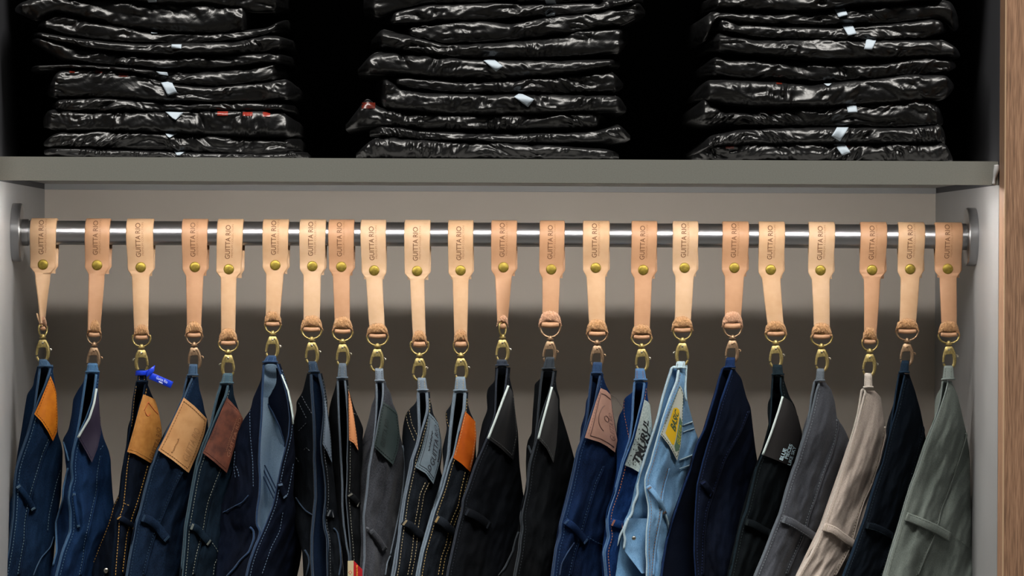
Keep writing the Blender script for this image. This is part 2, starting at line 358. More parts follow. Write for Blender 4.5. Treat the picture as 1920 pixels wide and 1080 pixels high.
STICK = {
 'left': [(10, [(828, -4), (880, -4), (882, 12), (834, 13)]), (7, [(966, 250), (1022, 250), (1022, 276), (965, 272)]), (8, [(846, 178), (886, 180), (884, 187), (852, 187)]),
  (5, [(878, 402), (940, 406), (946, 426), (892, 418)]), (4, [(905, 464), (962, 454), (997, 520), (945, 538)]), (2, [(930, 628), (1032, 632), (990, 676), (975, 668)]),
  (1, [(926, 746), (996, 750), (955, 776), (945, 770)]), (0, [(975, 846), (1042, 850), (1012, 874), (995, 874)])],
 'middle': [(9, [(1262, -8), (1318, -8), (1337, 38), (1285, 52)]), (8, [(1270, 86), (1320, 74), (1322, 86), (1274, 92)]), (5, [(920, 340), (975, 330), (1030, 374), (990, 404)]), (3, [(1090, 545), (1125, 521), (1204, 560), (1170, 603)])],
 'right': [(7, [(918, 46), (972, 38), (983, 80), (936, 94)]), (6, [(958, 130), (1010, 122), (1032, 180), (985, 190)]), (5, [(1095, 178), (1147, 192), (1110, 266), (1068, 262)]), (4, [(970, 310), (1020, 304), (1020, 312), (985, 314)]),
  (3, [(862, 440), (902, 440), (886, 454), (876, 454)]), (2, [(978, 550), (1030, 546), (1035, 595), (984, 597)]), (1, [(930, 672), (992, 672), (945, 746), (896, 720)]), (0, [(908, 754), (962, 744), (998, 806), (954, 823)])],
}
PRINTS = {
 'left': [(4, 388, 392, 30, 16), (4, 535, 394, 38, 16), (4, 665, 408, 55, 22), (2, 1222, 626, 60, 24), (2, 1365, 630, 55, 22), (2, 1478, 630, 42, 26), (9, 1285, 6, 40, 14)],
 'middle': [(2, 235, 575, 75, 35)],
 'right': [(0, 340, 772, 45, 14), (0, 830, 760, 20, 10), (0, 978, 760, 22, 16), (2, 560, 588, 48, 12), (2, 1220, 530, 60, 12), (2, 1325, 524, 40, 12), (7, 1215, 12, 130, 14), (7, 665, 56, 28, 10), (7, 750, 54, 30, 8), (3, 610, 434, 30, 10)],
}
ORD = ['lowest', 'second from bottom', 'third from bottom', 'fourth from bottom', 'fifth from bottom', 'sixth from bottom', 'seventh from bottom', 'eighth from bottom', 'ninth from bottom', 'tenth from bottom', 'topmost visible']
class Package:
    def __init__(s, ox, sc, top, bot, seed):
        T = np.array(top, float) / sc; B = np.array(bot, float) / sc
        T[:, 0] += ox; B[:, 0] += ox
        s.x0, s.x1 = T[0, 0], T[-1, 0]; s.seed = seed
        xs = np.linspace(s.x0, s.x1, 260)
        k = np.ones(9) / 9
        def sm(P):
            v = np.interp(xs, P[:, 0], P[:, 1]); vp = np.pad(v, 4, mode='edge'); return np.convolve(vp, k, 'valid')
        s.xs = xs; s.t = sm(T); s.b = sm(B); s.yf = -0.194 + 0.007 * rng.uniform(0, 1); s.yb = 0.10 + 0.04 * rng.uniform()
    def mh(s, x):
        t = np.interp(x, s.xs, s.t); b = np.interp(x, s.xs, s.b)
        mid = (t + b) / 2; h = np.maximum((b - t) / 2, 1.5) + 2.2
        return mid, h
    def wr(s, x, y):
        """creases of the film: offset towards the camera (m)"""
        sd = s.seed
        wx = x + 16 * perlin(x / 70, y / 45, sd); wy = y + 7 * perlin(x / 50, y / 30, sd + 5)
        tl = 0.55 * np.sign(np.sin(sd * 2.3)) + 0.9 * perlin(x / 150, y / 300, sd + 9)
        big = facet((wx + tl * 2.2 * wy) / 46, wy / 17, sd + 1); mid = facet((wx - tl * 2.6 * wy) / 19, wy / 9.5, sd + 2); fin = facet((wx + tl * 1.5 * wy) / 8.5, wy / 5.5, sd + 3)
        msk = np.clip(0.55 + 1.5 * perlin(x / 60, y / 25, sd + 4), 0.15, 1.3)
        return 0.0034 * big + 0.0028 * mid * msk + 0.0015 * fin * msk
    def front(s, x, y, off=0.0):
        mid, h = s.mh(x); v = np.clip((y - mid) / h, -0.98, 0.98)
        c = np.sqrt(1 - np.abs(v) ** 3.0)
        Y = s.yf + (1 - c) * 0.016 + s.endd(x) - s.wr(x, y) * c
        p = un(x, y, np.full(np.shape(x), s.yf)); p[..., 1] = Y - off
        return p
    def endd(s, x):
        a = np.clip((x - s.x0) / (s.x1 - s.x0), 0, 1)
        return 0.055 * (np.clip(1 - a / 0.05, 0, 1) ** 2 + np.clip(1 - (1 - a) / 0.05, 0, 1) ** 2)
    def mesh(s):
        n = 300
        a = 0.5 - 0.5 * np.cos(np.linspace(0, np.pi, n)); a = 0.35 * a + 0.65 * np.linspace(0, 1, n)
        x = s.x0 + (s.x1 - s.x0) * a
        mid, h = s.mh(x)
        vf = np.sin(np.linspace(-1, 1, 26) * np.pi / 2 * 0.97)
        rows = []
        for v in vf:
            y = mid + h * v * 1.0
            rows.append(s.front(x, y))
        # top/back/bottom
        for Yb, v in ((s.yf + 0.06, 1.0), (s.yb - 0.02, 0.85), (s.yb, 0.3), (s.yb, -0.3), (s.yb - 0.02, -0.85), (s.yf + 0.06, -1.0)):
            p = un(x, mid + h * v, np.full(n, s.yf)); p[:, 1] = Yb + 0.6 * s.endd(x) * (1 if Yb < 0 else -0.6); rows.append(p)
        V = np.stack(rows, 1); m = V.shape[1]
        Fc = gridf(n, m, True); Fc.append(tuple(range(m))[::-1]); Fc.append(tuple((n - 1) * m + i for i in range(m)))
        return V.reshape(-1, 3), Fc
seed = 0
for stack, (ox, sc, L) in STK.items():
    for i, (top, bot) in enumerate(L):
        seed += 1
        pk = Package(ox, sc, top, bot, seed)
        V, Fc = pk.mesh()
        V[:, 2] = np.maximum(V[:, 2], ZS1 + 0.0006)
        mine = [q for j, q in STICK[stack] if j == i]; pr = [q[1:] for q in PRINTS[stack] if q[0] == i]
        extra = ' with a pale folded sticker' if mine else (' without a sticker')
        o = ORD[i] if i < len(L) - 1 else 'topmost visible'
        t = thing('plastic_package', (V[:, 0].mean(), V[:, 1].mean(), V[:, 2].min()), 'crinkled black plastic package%s, %s in the %s stack' % (extra, o, stack), 'package', 'black plastic packages on the shelf')
        obj('wrapper', V, [f[::-1] for f in Fc], m_plastic, t)
        for q in mine:
            q = np.array(q, float) / sc; q[:, 0] += ox
            u = np.linspace(0, 1, 7)[:, None, None]; v = np.linspace(0, 1, 7)[None, :, None]
            G = (q[0] * (1 - u) + q[1] * u) * (1 - v) + (q[3] * (1 - u) + q[2] * u) * v
            Pf = pk.front(G[..., 0], G[..., 1])
            for _ in range(4):
                yy = Pf[..., 1]; yy[1:-1] = (yy[:-2] + yy[2:] + 2 * yy[1:-1]) / 4; yy[:, 1:-1] = (yy[:, :-2] + yy[:, 2:] + 2 * yy[:, 1:-1]) / 4
            A = Pf.copy(); A[..., 1] -= 0.0034; Bk = Pf.copy(); Bk[..., 1] -= 0.0024
            mb = MB(); mb.add(A, gridf(7, 7)); mb.add(Bk, [f[::-1] for f in gridf(7, 7)])
            ring = [i2 for i2 in range(7)] + [i2 * 7 + 6 for i2 in range(1, 7)] + [42 + i2 for i2 in range(5, -1, -1)] + [i2 * 7 for i2 in range(5, 0, -1)]
            mb.F += [(ring[k2], 49 + ring[k2], 49 + ring[(k2 + 1) % 24], ring[(k2 + 1) % 24]) for k2 in range(24)]
            obj('sticker', *mb.get(), m_sticker, t)
        for (x, y, ww, hh) in pr:
            gx = ox + (x + np.linspace(0, ww, 9)) / sc; gy = (y + np.linspace(0, hh, 5)) / sc
            X, Yg = np.meshgrid(gx, gy, indexing='ij')
            obj('printed_mark', pk.front(X, Yg, 0.0007), gridf(9, 5), m_print if (stack == 'left' and i == 2) else m_print2, t)

# ------------------------------------------------------------------ leather straps with clips
m_brass = mat('aged_brass', (190, 172, 116), 0.44, 0.85, color2=(152, 134, 82), nscale=500)
m_copper = mat('aged_copper', (172, 146, 118), 0.44, 0.85, color2=(136, 108, 84), nscale=500)
m_rivet = mat('rivet_brass', (160, 140, 62), 0.45, 0.85, color2=(134, 116, 50), nscale=300)
m_nickel = mat('nickel', (185, 180, 165), 0.3, 1.0)
LEATH = [mat('leather_%d' % i, c, 0.5, color2=c2, nscale=70, contrast=(0.3, 0.7), bump=0.12, bscale=1500, bdist=0.0004) for i, (c, c2) in enumerate((
    ((200, 164, 129), (192, 154, 117)), ((186, 143, 109), (178, 134, 100)), ((203, 170, 138), (195, 161, 126))))]
m_suede = mat('suede', (214, 166, 116), 0.95, color2=(176, 126, 80), nscale=650, bump=0.9, bscale=1100, bdist=0.0018, sheen=0.3)
m_suede2 = mat('pale_suede', (222, 172, 138), 0.95, color2=(192, 142, 108), nscale=650, bump=0.9, bscale=1100, bdist=0.0018, sheen=0.3)
m_stamp = mat('stamped_lettering', (112, 76, 50), 0.7)
m_stamp2 = mat('stamped_small_lettering', (150, 108, 76), 0.7)
PX = 1.0 / 1500.0
# shared clip meshes in local metres: origin at the top of the clip body, x right, z up
def clip_meshes(sgn):
    def P(l): return np.array([(sgn * x * PX, 0.0, -y * PX) for x, y in l])
    out = {}
    arm = smooth_poly(P([(3, 4), (6.6, 7), (9, 15.6), (10.3, 25), (9.2, 34), (5.4, 40), (0, 42.5), (-6, 41), (-9.4, 37), (-11.0, 32)]), 30, 3)
    rad = np.interp(np.linspace(0, 1, 30), [0, .2, .45, .7, .9, 1], [3.8, 3.6, 3.3, 2.5, 2.2, 2.0]) * PX
    mb = MB(); mb.add(*tube(arm, rad, 10, flat=0.95))
    out2 = np.array([(-5.8, 0.2), (5.8, 0.2), (7.8, 3), (9.6, 10), (10.2, 17), (5, 15.0), (-4, 15.2), (-9.6, 17), (-9.8, 10), (-7.6, 3)])
    n = len(out2); V = []
    for sc_, yy in ((0.9, -2.9), (1.0, -2.0), (1.0, 2.0), (0.9, 2.9)):
        c = out2.mean(0)
        for x, y in out2: V.append((sgn * (c[0] + (x - c[0]) * sc_) * PX, yy * PX, -(c[1] + (y - c[1]) * sc_) * PX))
    Fc = gridf(4, n, True) + [tuple(range(n))[::-1], tuple(3 * n + i for i in range(n))]
    mb.add(V, Fc); out['clasp'] = mb.get()
    out['gate'] = tube(smooth_poly(P([(-8.0, 11), (-9.6, 17), (-10.9, 23), (-11.3, 29.5)]), 10, 1), np.linspace(2.7, 2.1, 10) * PX, 8)
    lv = P([(9.0, 17.2), (12, 17.0), (14.5, 17.2), (16.2, 18.6), (15.6, 20.6)]); mb = MB(); mb.add(*tube(smooth_poly(lv, 12, 1), np.linspace(1.0, 1.7, 12) * PX, 8))
    out['thumb_lever'] = mb.get()
    V, Fc = lathe([(2.2 * PX, 0.4 * PX), (2.2 * PX, -0.2 * PX), (1.6 * PX, -1.0 * PX), (0.6 * PX, -1.3 * PX)], 14, 'y'); V = V + np.array((0, -2.8 * PX, -6.5 * PX)); out['pin'] = (V, Fc)
    V, Fc = lathe([(2.2 * PX, -1.5 * PX), (2.4 * PX, 1.0 * PX), (3.2 * PX, 1.6 * PX), (6.3 * PX, 2.4 * PX), (6.5 * PX, 4.0 * PX), (5.2 * PX, 5.2 * PX), (4.2 * PX, 6.2 * PX), (3.8 * PX, 8.0 * PX), (2.6 * PX, 9.8 * PX), (0.8 * PX, 10.6 * PX)], 18, 'z'); out['swivel'] = (V, Fc)
    th = np.linspace(0.02, np.pi - 0.02, 22)
    ringp = np.stack([np.cos(th) * 18 * PX, 0 * th, (-24 + 0) * PX * -1 - np.sin(th) ** 0.85 * 18 * PX - 0 * th], 1)
    out['ring'] = tube(np.concatenate([ringp, [[-17.4 * PX, 0, 27 * PX], [-12 * PX, 0, 29 * PX], [0, 0, 29.3 * PX], [12 * PX, 0, 29 * PX], [17.4 * PX, 0, 27 * PX]]]), 1.75 * PX, 8, closed=True)
    return out
CLIP = {}
for sg in (1, -1):
    for k, (V, Fc) in clip_meshes(sg).items():
        for mn, mm in (('b', m_brass), ('c', m_copper)):
            me = bpy.data.meshes.new(k); me.from_pydata(np.asarray(V).tolist(), [], [tuple(int(i) for i in f) for f in Fc])
            me.materials.append(m_nickel if k in ('thumb_lever', 'pin') and mn == 'b' else mm); me.update()
            me.polygons.foreach_set('use_smooth', [True] * len(me.polygons)); me.set_sharp_from_angle(angle=math.radians(45)); CLIP[(k, sg, mn)] = me
def inst(name, me, parent, loc, rot=(0, 0, 0), sc=(1, 1, 1)):
    o = bpy.data.objects.new(name, me); COL.objects.link(o); o.parent = parent
    o.location = np.asarray(loc) - ORI[parent]; o.rotation_euler = rot; o.scale = sc; ORI[o] = np.asarray(loc, float); return o
# xl, xr, rivet x, y, upper half width, lower half width, clip x, y, fold half width, ring half width, lever side, metal, crease offset, leather
STR = [
 (58.2, 107.3, 80.6, 496, 14.5, 2.8, 80.3, 636.5, 8, 6, 1, 'b', 27, 0), (161, 207.5, 182, 497, 15, 10.5, 176.5, 651.3, 14.5, 13, 1, 'c', 29, 1), (238, 288.6, 264, 501, 16.5, 13, 265.3, 655.4, 16, 17, -1, 'b', 28, 0),
 (342, 390, 365.4, 500.5, 16.3, 13, 364, 651.3, 17.5, 14.6, 1, 'c', 28, 1), (408, 456.6, 429, 504.6, 14.6, 13, 428, 664.8, 19.2, 18, -1, 'b', 27, 0), (493, 541.6, 516, 497, 16.5, 13, 511.5, 630.2, 17.5, 14.5, 1, 'b', 28, 0),
 (562, 611, 585.6, 499, 16.5, 15, 584.4, 641.2, 22, 18.5, 1, 'b', 29, 2), (616, 664, 640, 500, 16, 14, 642.3, 645, 21, 18.7, 1, 'b', 29, 1), (676, 723.5, 701.5, 507, 15.4, 14.6, 707.7, 653.8, 22, 19.7, 1, 'b', 29, 2),
 (758, 806.5, 782, 508, 13.4, 12, 786.5, 671, 15.5, 17, 1, 'b', 31, 2), (839.6, 887, 863.5, 507, 15, 12, 864, 671, 14.8, 14, 1, 'b', 31, 0), (920.5, 968.6, 944, 501, 16, 9.5, 942.2, 636.5, 12, 7, 1, 'b', 31, 1),
 (1011, 1058, 1033.5, 505, 16.5, 15, 1031.6, 639.6, 22.8, 19, 1, 'c', 36, 1), (1092, 1142, 1117, 502, 17.6, 14.8, 1119.5, 647.5, 22, 18.7, 1, 'c', 27, 0), (1183, 1231, 1206, 506, 16.4, 14.5, 1203, 653.8, 21, 18.6, 1, 'b', 27, 1),
 (1260, 1308, 1283.6, 502, 17.3, 14.8, 1279.5, 642.8, 21.7, 17, -1, 'b', 29, 2), (1353, 1402.6, 1377, 502, 18, 15, 1373.5, 638, 21, 17, 1, 'c', 32, 1), (1421, 1470, 1445, 505.6, 17.3, 15, 1454.5, 647.5, 22.3, 19, 1, 'b', 27, 0),
 (1514.5, 1563.6, 1538.4, 506.6, 16.8, 14.6, 1540.5, 654, 21.5, 19.7, 1, 'b', 28, 2), (1611, 1661, 1635, 506, 15.6, 11.5, 1631, 663.4, 15, 15, 1, 'b', 28, 1), (1682, 1732, 1706.5, 504.4, 17.8, 15.4, 1701, 643.9, 23.4, 20, 1, 'c', 28, 0),
 (1751, 1802.5, 1777, 504, 16.2, 14.5, 1779, 649.2, 21.7, 19.7, 1, 'b', 27, 1)]
STRAPDESC = ['the leftmost dark blue jeans', 'the mid blue jeans with a dark purple patch', 'the jeans with the bright blue tag', 'the dark blue jeans with a large tan patch', 'the dark jeans with a brown patch', 'the wide open navy jeans',
 'the black jeans with a blue-grey patch edge', 'the black jeans with a red paper tag', 'the grey jeans with a dark green patch', 'the charcoal jeans with a pale grey patch', 'the charcoal jeans with a glossy orange patch', 'the black jeans with a wide black patch',
 'the black jeans with a narrow black patch', 'the dark blue jeans with a mauve patch', 'the blue jeans with a black lettered white patch', 'the light blue jeans', 'the plain navy trousers', 'the black trousers with white printed words', 'the slate grey trousers', 'the beige trousers',
 'the blue-black trousers', 'the sage green trousers at the right end']
RY = R_ROD + 0.0017     # centre of the leather around the rod
def frontY(dz, dr):
    """depth of the front layer for height dz relative to the rod axis; dr = rivet height (negative)"""
    dz = np.asarray(dz, float)
    up = -np.sqrt(np.maximum(RY ** 2 - np.maximum(dz, 0) ** 2, 0))
    s = np.clip(-dz / -dr, 0, 1); s = s * s * (3 - 2 * s)
    return np.where(dz > 0, up, -RY + (RY - 0.0022) * s)
for i, (xl, xr, rx, ry, hu, hl, cx, cy, fw, rw, lev, mt, crs, lt) in enumerate(STR):
    xm = (xl + xr) / 2; hw0 = (xr - xl) / 2
    yrod = 440 + (xm - 930) * 0.0045
    O = un(xm, yrod, 0.0)
    st = thing('leather_strap', (O[0], 0.0, un(cx, cy + 42, 0.0)[2]), 'tan leather strap clipped to %s' % STRAPDESC[i], 'strap', 'leather straps on the rod')
    lm = LEATH[lt]
    dr = -(ry - yrod) * PX
    crease = cy - crs
    # one band: up the back, over the rod, down the front and on to the ring
    P = []; W = []
    zb = dr - 0.011
    for z in np.linspace(zb, 0, 12):
        s = np.clip(-z / -dr, 0, 1); s = s * s * (3 - 2 * s)
        P.append((O[0] + 0.0012, RY - (RY - 0.0013) * s, z)); W.append(hw0 * PX * (1 if z > zb + 0.006 else 0.8))
    for a in np.linspace(0, np.pi, 18)[1:-1]:
        P.append((O[0] + 0.0012 * (1 - a / np.pi), RY * math.cos(a), RY * math.sin(a))); W.append(hw0 * PX)
    ys = np.r_[np.linspace(yrod, ry, 16), np.linspace(ry, ry + 22, 14)[1:], np.linspace(ry + 22, crease - 4, 16)[1:]]
    for y in ys:
        dz = -(y - yrod) * PX
        if y <= ry: x = xm + (rx - xm) * (y - yrod) / (ry - yrod); hw = hw0 + (hw0 * 0.96 - hw0) * (y - yrod) / (ry - yrod)
        else:
            f = (y - ry) / (crease - 4 - ry); x = rx + (cx - rx) * f ** 1.3
            s = np.clip((y - ry - 3) / 16, 0, 1); s = s * s * (3 - 2 * s)
            low = hu + (hl - hu) * np.clip(f * 1.15 - 0.15, 0, 1)
            hw = hw0 * 0.96 * (1 - s) + low * s
        P.append((un(x, y, 0.0)[0], float(frontY(dz, dr)) if y <= ry else -0.0022 - 0.0018 * min(1, (y - ry) / 60), dz)); W.append(hw * PX)
    P = np.array(P); W = np.array(W); n = len(P)
    P[:, 2] += 0.0
    # twist of narrow straps
    full = hu * PX; tw = np.zeros(n)
    if hl < 11:
        k0 = 28
        for k in range(k0, n):
            lowfull = 15 * PX
            c = np.clip(W[k] / max(lowfull, W[k]), 0.2, 1); tw[k] = math.acos(c) if W[k] < lowfull else 0
            if tw[k] > 0: W[k] = lowfull
    if hl < 5: W[-14:] *= np.linspace(1, 0.75, 14)
    W = W * (1 + 0.012 * perlin(np.arange(n) * 0.6, np.full(n, i * 3.3)))
    T = np.gradient(P, axis=0); T /= np.linalg.norm(T, axis=1)[:, None]
    Wd = np.stack([np.cos(tw), np.sin(tw), 0 * tw], 1); N = np.cross(T, Wd); N /= np.linalg.norm(N, axis=1)[:, None]
    band = obj('band', *ribbon(P, Wd, W, N, 0.0030), lm, st, angle=50)
    # rivet
    rc = un(rx, ry, -0.004)
    V, Fc = lathe([(9.6 * PX, 0.0006), (9.8 * PX, -0.0004), (9.2 * PX, -0.0013), (7.2 * PX, -0.0018), (3 * PX, -0.0020), (0.3 * PX, -0.00205)], 28, 'y')
    obj('rivet', V + rc, Fc, m_rivet, st)
    # lettering reads upwards
    for s_, L_, off_, hgt, mm, y0 in (('GUITTA RIO', 62.0, -3.2, 9.5, m_stamp, ry - 19), ('PREMIUM COLLECTION', 60.0, 5.2, 3.6, m_stamp2, ry - 22)):
        tv, tf = text_mesh(s_, 0.0, 0.012 if s_[0] == 'G' else 0.0, 1.0)
        ty = tv[:, 1] / tv[:, 1].max()
        py = y0 - tv[:, 0] * L_
        xo = xm + (rx - xm) * np.clip((py - yrod) / (ry - yrod), 0, 1) + off_ + hgt * 0.5 - ty * hgt
        dz = -(py - yrod) * PX
        nf = np.where(dz > 0, 1.0, 1.0)
        q = np.stack([un(xo, py, 0.0)[:, 0], frontY(dz, dr), dz], 1)
        dzp = np.maximum(dz, 0); cn = np.sqrt(np.maximum(1 - (dzp / RY) ** 2, 0.0)); 
        q[:, 1] -= 0.00172 * cn; q[:, 2] += 0.00172 * dzp / RY
        obj('lettering', q, tf, mm, band, smooth=False)
    # suede fold
    na, nb = 33, 11
    a = np.linspace(-1, 1, na)[:, None]; b = np.linspace(0, 1, nb)[None, :]
    narrow = fw < 13
    H = (21.0 if not narrow else 17) + 2 * math.sin(i * 2.1)
    topy = crease - H * np.maximum(1 - np.abs(a) ** 2.6, 0) ** 0.55
    boty = crease + 9 * np.abs(a) ** 3.5 + 0.8 * np.sin(a * 4 + i)
    yy = topy * (1 - b) + boty * b
    edge = np.minimum(b, 1 - b) * 2
    jag = perlin(a * 9 + i * 5, b * 3 + i, 3) * 1.6 + perlin(a * 25 + i * 5, b * 9 + i, 4) * 1.1
    xx = cx + a * fw * (0.90 + 0.1 * b) + jag * 0.7
    yy = yy + jag * (1 - b) * 1.3
    Yf = -0.0052 - 0.0052 * (1 - a ** 4) * np.sqrt(np.clip(4 * b * (1 - b), 0, 1)) - 0.0022 * (perlin(a * 7 + i, b * 6, 6) + 0.6 * perlin(a * 19 + i, b * 15, 7))
    Vf = un(xx, yy, Yf); Vb = un(xx, yy, np.full_like(Yf, -0.0035))
    mb = MB(); mb.add(Vf, gridf(na, nb)); mb.add(Vb, [f[::-1] for f in gridf(na, nb)])
    ring = [k for k in range(nb)] + [k * nb + nb - 1 for k in range(1, na)] + [(na - 1) * nb + k for k in range(nb - 2, -1, -1)] + [k * nb for k in range(na - 2, 0, -1)]
    mb.F += [(ring[k], ring[(k + 1) % len(ring)], na * nb + ring[(k + 1) % len(ring)], na * nb + ring[k]) for k in range(len(ring))]
    obj('suede_fold', *mb.get(), m_suede2 if i in (0, 11, 12, 16) else m_suede, st)
    if narrow and i == 0:
        obj('loose_end', *ribbon(un(np.array([79, 76, 72, 69.5]), np.array([612, 606, 597, 587]), np.array([-0.008] * 4)), (0.8, 0.6, 0), [0.0018, 0.0017, 0.0015, 0.0012], (0.6, -0.8, 0), 0.002), lm, st)
    k = np.linspace(-1, 1, 13)
    rl = un(cx + k * fw * (0.70 if not narrow else 0.5), crease + 4.6 + 1.2 * np.cos(k * 2), np.full(13, -0.0048))
    obj('ring_loop', *tube(rl, (4.6 if crs < 31 else 6.0) * PX * (1 - 0.12 * k ** 4), 10), LEATH[1], st)  # darker leather tone on every strap paints in the shading of this roll
    # metal clip
    c0 = un(cx, cy, -0.0045); sc = crs / 29.0
    rot = (0, 0.045 * math.sin(i * 1.7), 0)
    inst('d_ring', CLIP[('ring', 1, mt)], st, c0 + np.array((0, 0, 6 * PX * 0)), (0, 0, 0 if rw > 9 else 1.1), (rw / 18.0 if rw > 9 else 0.8, 1, sc))
    inst('swivel', CLIP[('swivel', 1, mt)], st, c0)
    cl = inst('clasp', CLIP[('clasp', lev, mt)], st, c0, rot)
    for nm in ('gate', 'thumb_lever', 'pin'):
        o = bpy.data.objects.new(nm, CLIP[(nm, lev, mt)]); COL.objects.link(o); o.parent = cl
        if nm == 'thumb_lever': o['label'] = 'small bright thumb lever'

# ------------------------------------------------------------------ trousers
SZ = 5.141
def pts(ox, top=(), bot=()):
    return [(ox + x / SZ, 660 + y / SZ) for x, y in top] + [(ox + x / SZ, 870 + y / SZ) for x, y in bot]
class Curve:
    """x as a smooth function of y"""
    def __init__(s, P, win=9):
        P = np.array(sorted(P, key=lambda q: q[1]), float)
        s.y0 = P[0, 1]
        ex = P[-1] + (P[-1] - P[-2]) * (150 / max(P[-1, 1] - P[-2, 1], 8)) * 0.6
        if P[-1, 1] < 1210: P = np.vstack([P, [np.clip(ex[0], P[-1, 0] - 60, P[-1, 0] + 60), P[-1, 1] + 150]])
        s.ys = np.arange(640, 1260, 1.0); v = np.interp(s.ys, P[:, 1], P[:, 0])
        v = np.convolve(np.pad(v, win // 2, mode='edge'), np.ones(win) / win, 'valid')
        s.xs = np.convolve(np.pad(v, win // 2, mode='edge'), np.ones(win) / win, 'valid')
    def __call__(s, y): return np.interp(y, s.ys, s.xs)
YBOT = 1190.0
NB = [None]
class Jean:
    def __init__(s, k, EL, ER, SL, SR, seam=None, mR=0.75, mL=1.3, fold=1.0, y0=None, wb=58):
        s.k = k; s.EL = Curve(EL); s.ER = Curve(ER); s.SL = Curve(SL); s.SR = Curve(SR)
        s.top = y0 if y0 else min(EL[0][1], ER[0][1])
        s.seam = Curve(seam) if seam else None; s.mR = mR; s.mL = mL; s.fold = fold; s.wb = wb
        s.nb = NB[0]; NB[0] = s
    def el(s, y): return np.minimum(s.EL(y), s.ER(y) - 2.5)
    def er(s, y): return s.ER(y)
    def sr(s, y):
        v = s.SR(y)
        if s.nb is not None: v = np.minimum(v, np.where(y > s.nb.top + 10, s.nb.sl(y) + 10, 9e9))
        return np.maximum(v, s.er(y) + 6)
    def sl(s, y): return np.minimum(s.SL(y), s.el(y) - 2)
    def ye(s, y, side):
        t = np.clip((y - s.top) / 400, 0, 1.2)
        return -0.0105 - 0.040 * t + (0.005 * np.clip(t * 8, 0, 1) if side < 0 else 0)
    def depth(s, side, x, y):
        x = np.asarray(x, float); y = np.asarray(y, float)
        t = np.clip((y - s.top) / 400, 0, 1.2)
        if side > 0: E, S, m = s.er(y), s.sr(y), s.mR
        else: E, S, m = s.el(y), s.sl(y), s.mL
        u = np.clip((x - E) / (S - E), 0, 0.995); d = np.abs(S - E) * PX
        h = 0.62 * u + 0.38 * (1 - np.sqrt(1 - u ** 2)) * 1.5
        Y = s.ye(y, side) + m * d * h
        amp = np.clip(t * 3, 0, 1) * s.fold * np.clip(u * 4, 0, 1)
        q = np.abs(x - E)
        sd = s.k * 3 + (0 if side > 0 else 50)
        Y = Y + amp * (0.0100 * perlin(q / 34, y / 150, sd) + 0.0058 * perlin(q / 15, y / 75, sd + 1) + 0.0022 * perlin(q / 7, y / 24, sd + 2))
        # waistband: padded strip between the edge and the waist seam
        if side > 0:
            sm = np.maximum(s.seam(y), E + 12) if s.seam else E + s.wb * np.clip(0.25 + t * 2.2, 0.25, 1)
            wv = np.clip((x - E) / (sm - E), 0, 1)
            inw = 1 / (1 + np.exp(np.clip((x - sm - 2) / 0.9, -40, 40)))
            pk = 1 + 0.55 * perlin(y / 9, np.full_like(y, s.k * 1.7), 11)
            Y = Y - inw * (0.0034 * np.sin(np.pi * np.clip(wv, 0, 1)) ** 0.8 + 0.0026) * np.clip(t * 5, 0, 1)
            Y = Y + 0.0012 * np.exp(-((x - sm + 6) / 5) ** 2) * pk * np.clip(t * 5, 0, 1)
        return Y
    def pos(s, side, x, y, off=0.0):
        x = np.minimum(x, s.sr(y) - 1.5) if side > 0 else np.maximum(x, s.sl(y) + 1.5)
        return un(x, y, s.depth(side, x, y) - off)
    def body(s):
        rows = np.r_[np.linspace(s.top, s.top + 30, 12)[:-1], np.arange(s.top + 30, YBOT, 4.0)]
        nu = 48; u = np.sin(np.linspace(0, 1, nu) * np.pi / 2) * 0.6 + 0.4 * np.linspace(0, 1, nu)
        u = u / u[-1] * 0.995
        nb = 9; w = np.linspace(0, 1, nb + 2)[1:-1]
        G = []
        for y in rows:
            yy = np.full(nu, y)
            xr = s.er(y) + (s.sr(y) - s.er(y)) * u; xl = s.el(y) + (s.sl(y) - s.el(y)) * u
            yr = s.depth(1, xr, yy); yl = s.depth(-1, xl, yy)
            t = np.clip((y - s.top) / 400, 0, 1.2)
            xb = xr[-1] + (xl[-1] - xr[-1]) * (0.5 - 0.5 * np.cos(w * np.pi))
            yb = yr[-1] + (yl[-1] - yr[-1]) * w + (0.006 + 0.085 * t) * np.sin(w * np.pi) ** 0.7
            pr = un(xr, yy, yr); pl = un(xl, yy, yl); pb = un(xb, np.full(nb, y), np.minimum(yb, 0.36))
            G.append(np.concatenate([pr, pb, pl[::-1]]))
        G = np.array(G)
        return G.reshape(-1, 3), [f[::-1] for f in gridf(G.shape[0], G.shape[1])]
    def hem(s):
        ys = np.arange(s.top + 4, YBOT, 5.0)
        r = np.stack([s.er(ys), ys, s.ye(ys, 1) - 0.0006], 1); l = np.stack([s.el(ys), ys, s.ye(ys, -1) - 0.0006], 1)
        a, b = l[0], r[0]; th = np.linspace(np.pi, 0, 9)[1:-1]
        arc = np.stack([(a[0] + b[0]) / 2 + (b[0] - a[0]) / 2 * np.cos(th), s.top + 4 - 6 * np.sin(th), np.full(7, a[2])], 1)
        Q = np.concatenate([l[::-1], arc, r])
        return un(Q[:, 0], Q[:, 1], Q[:, 2])
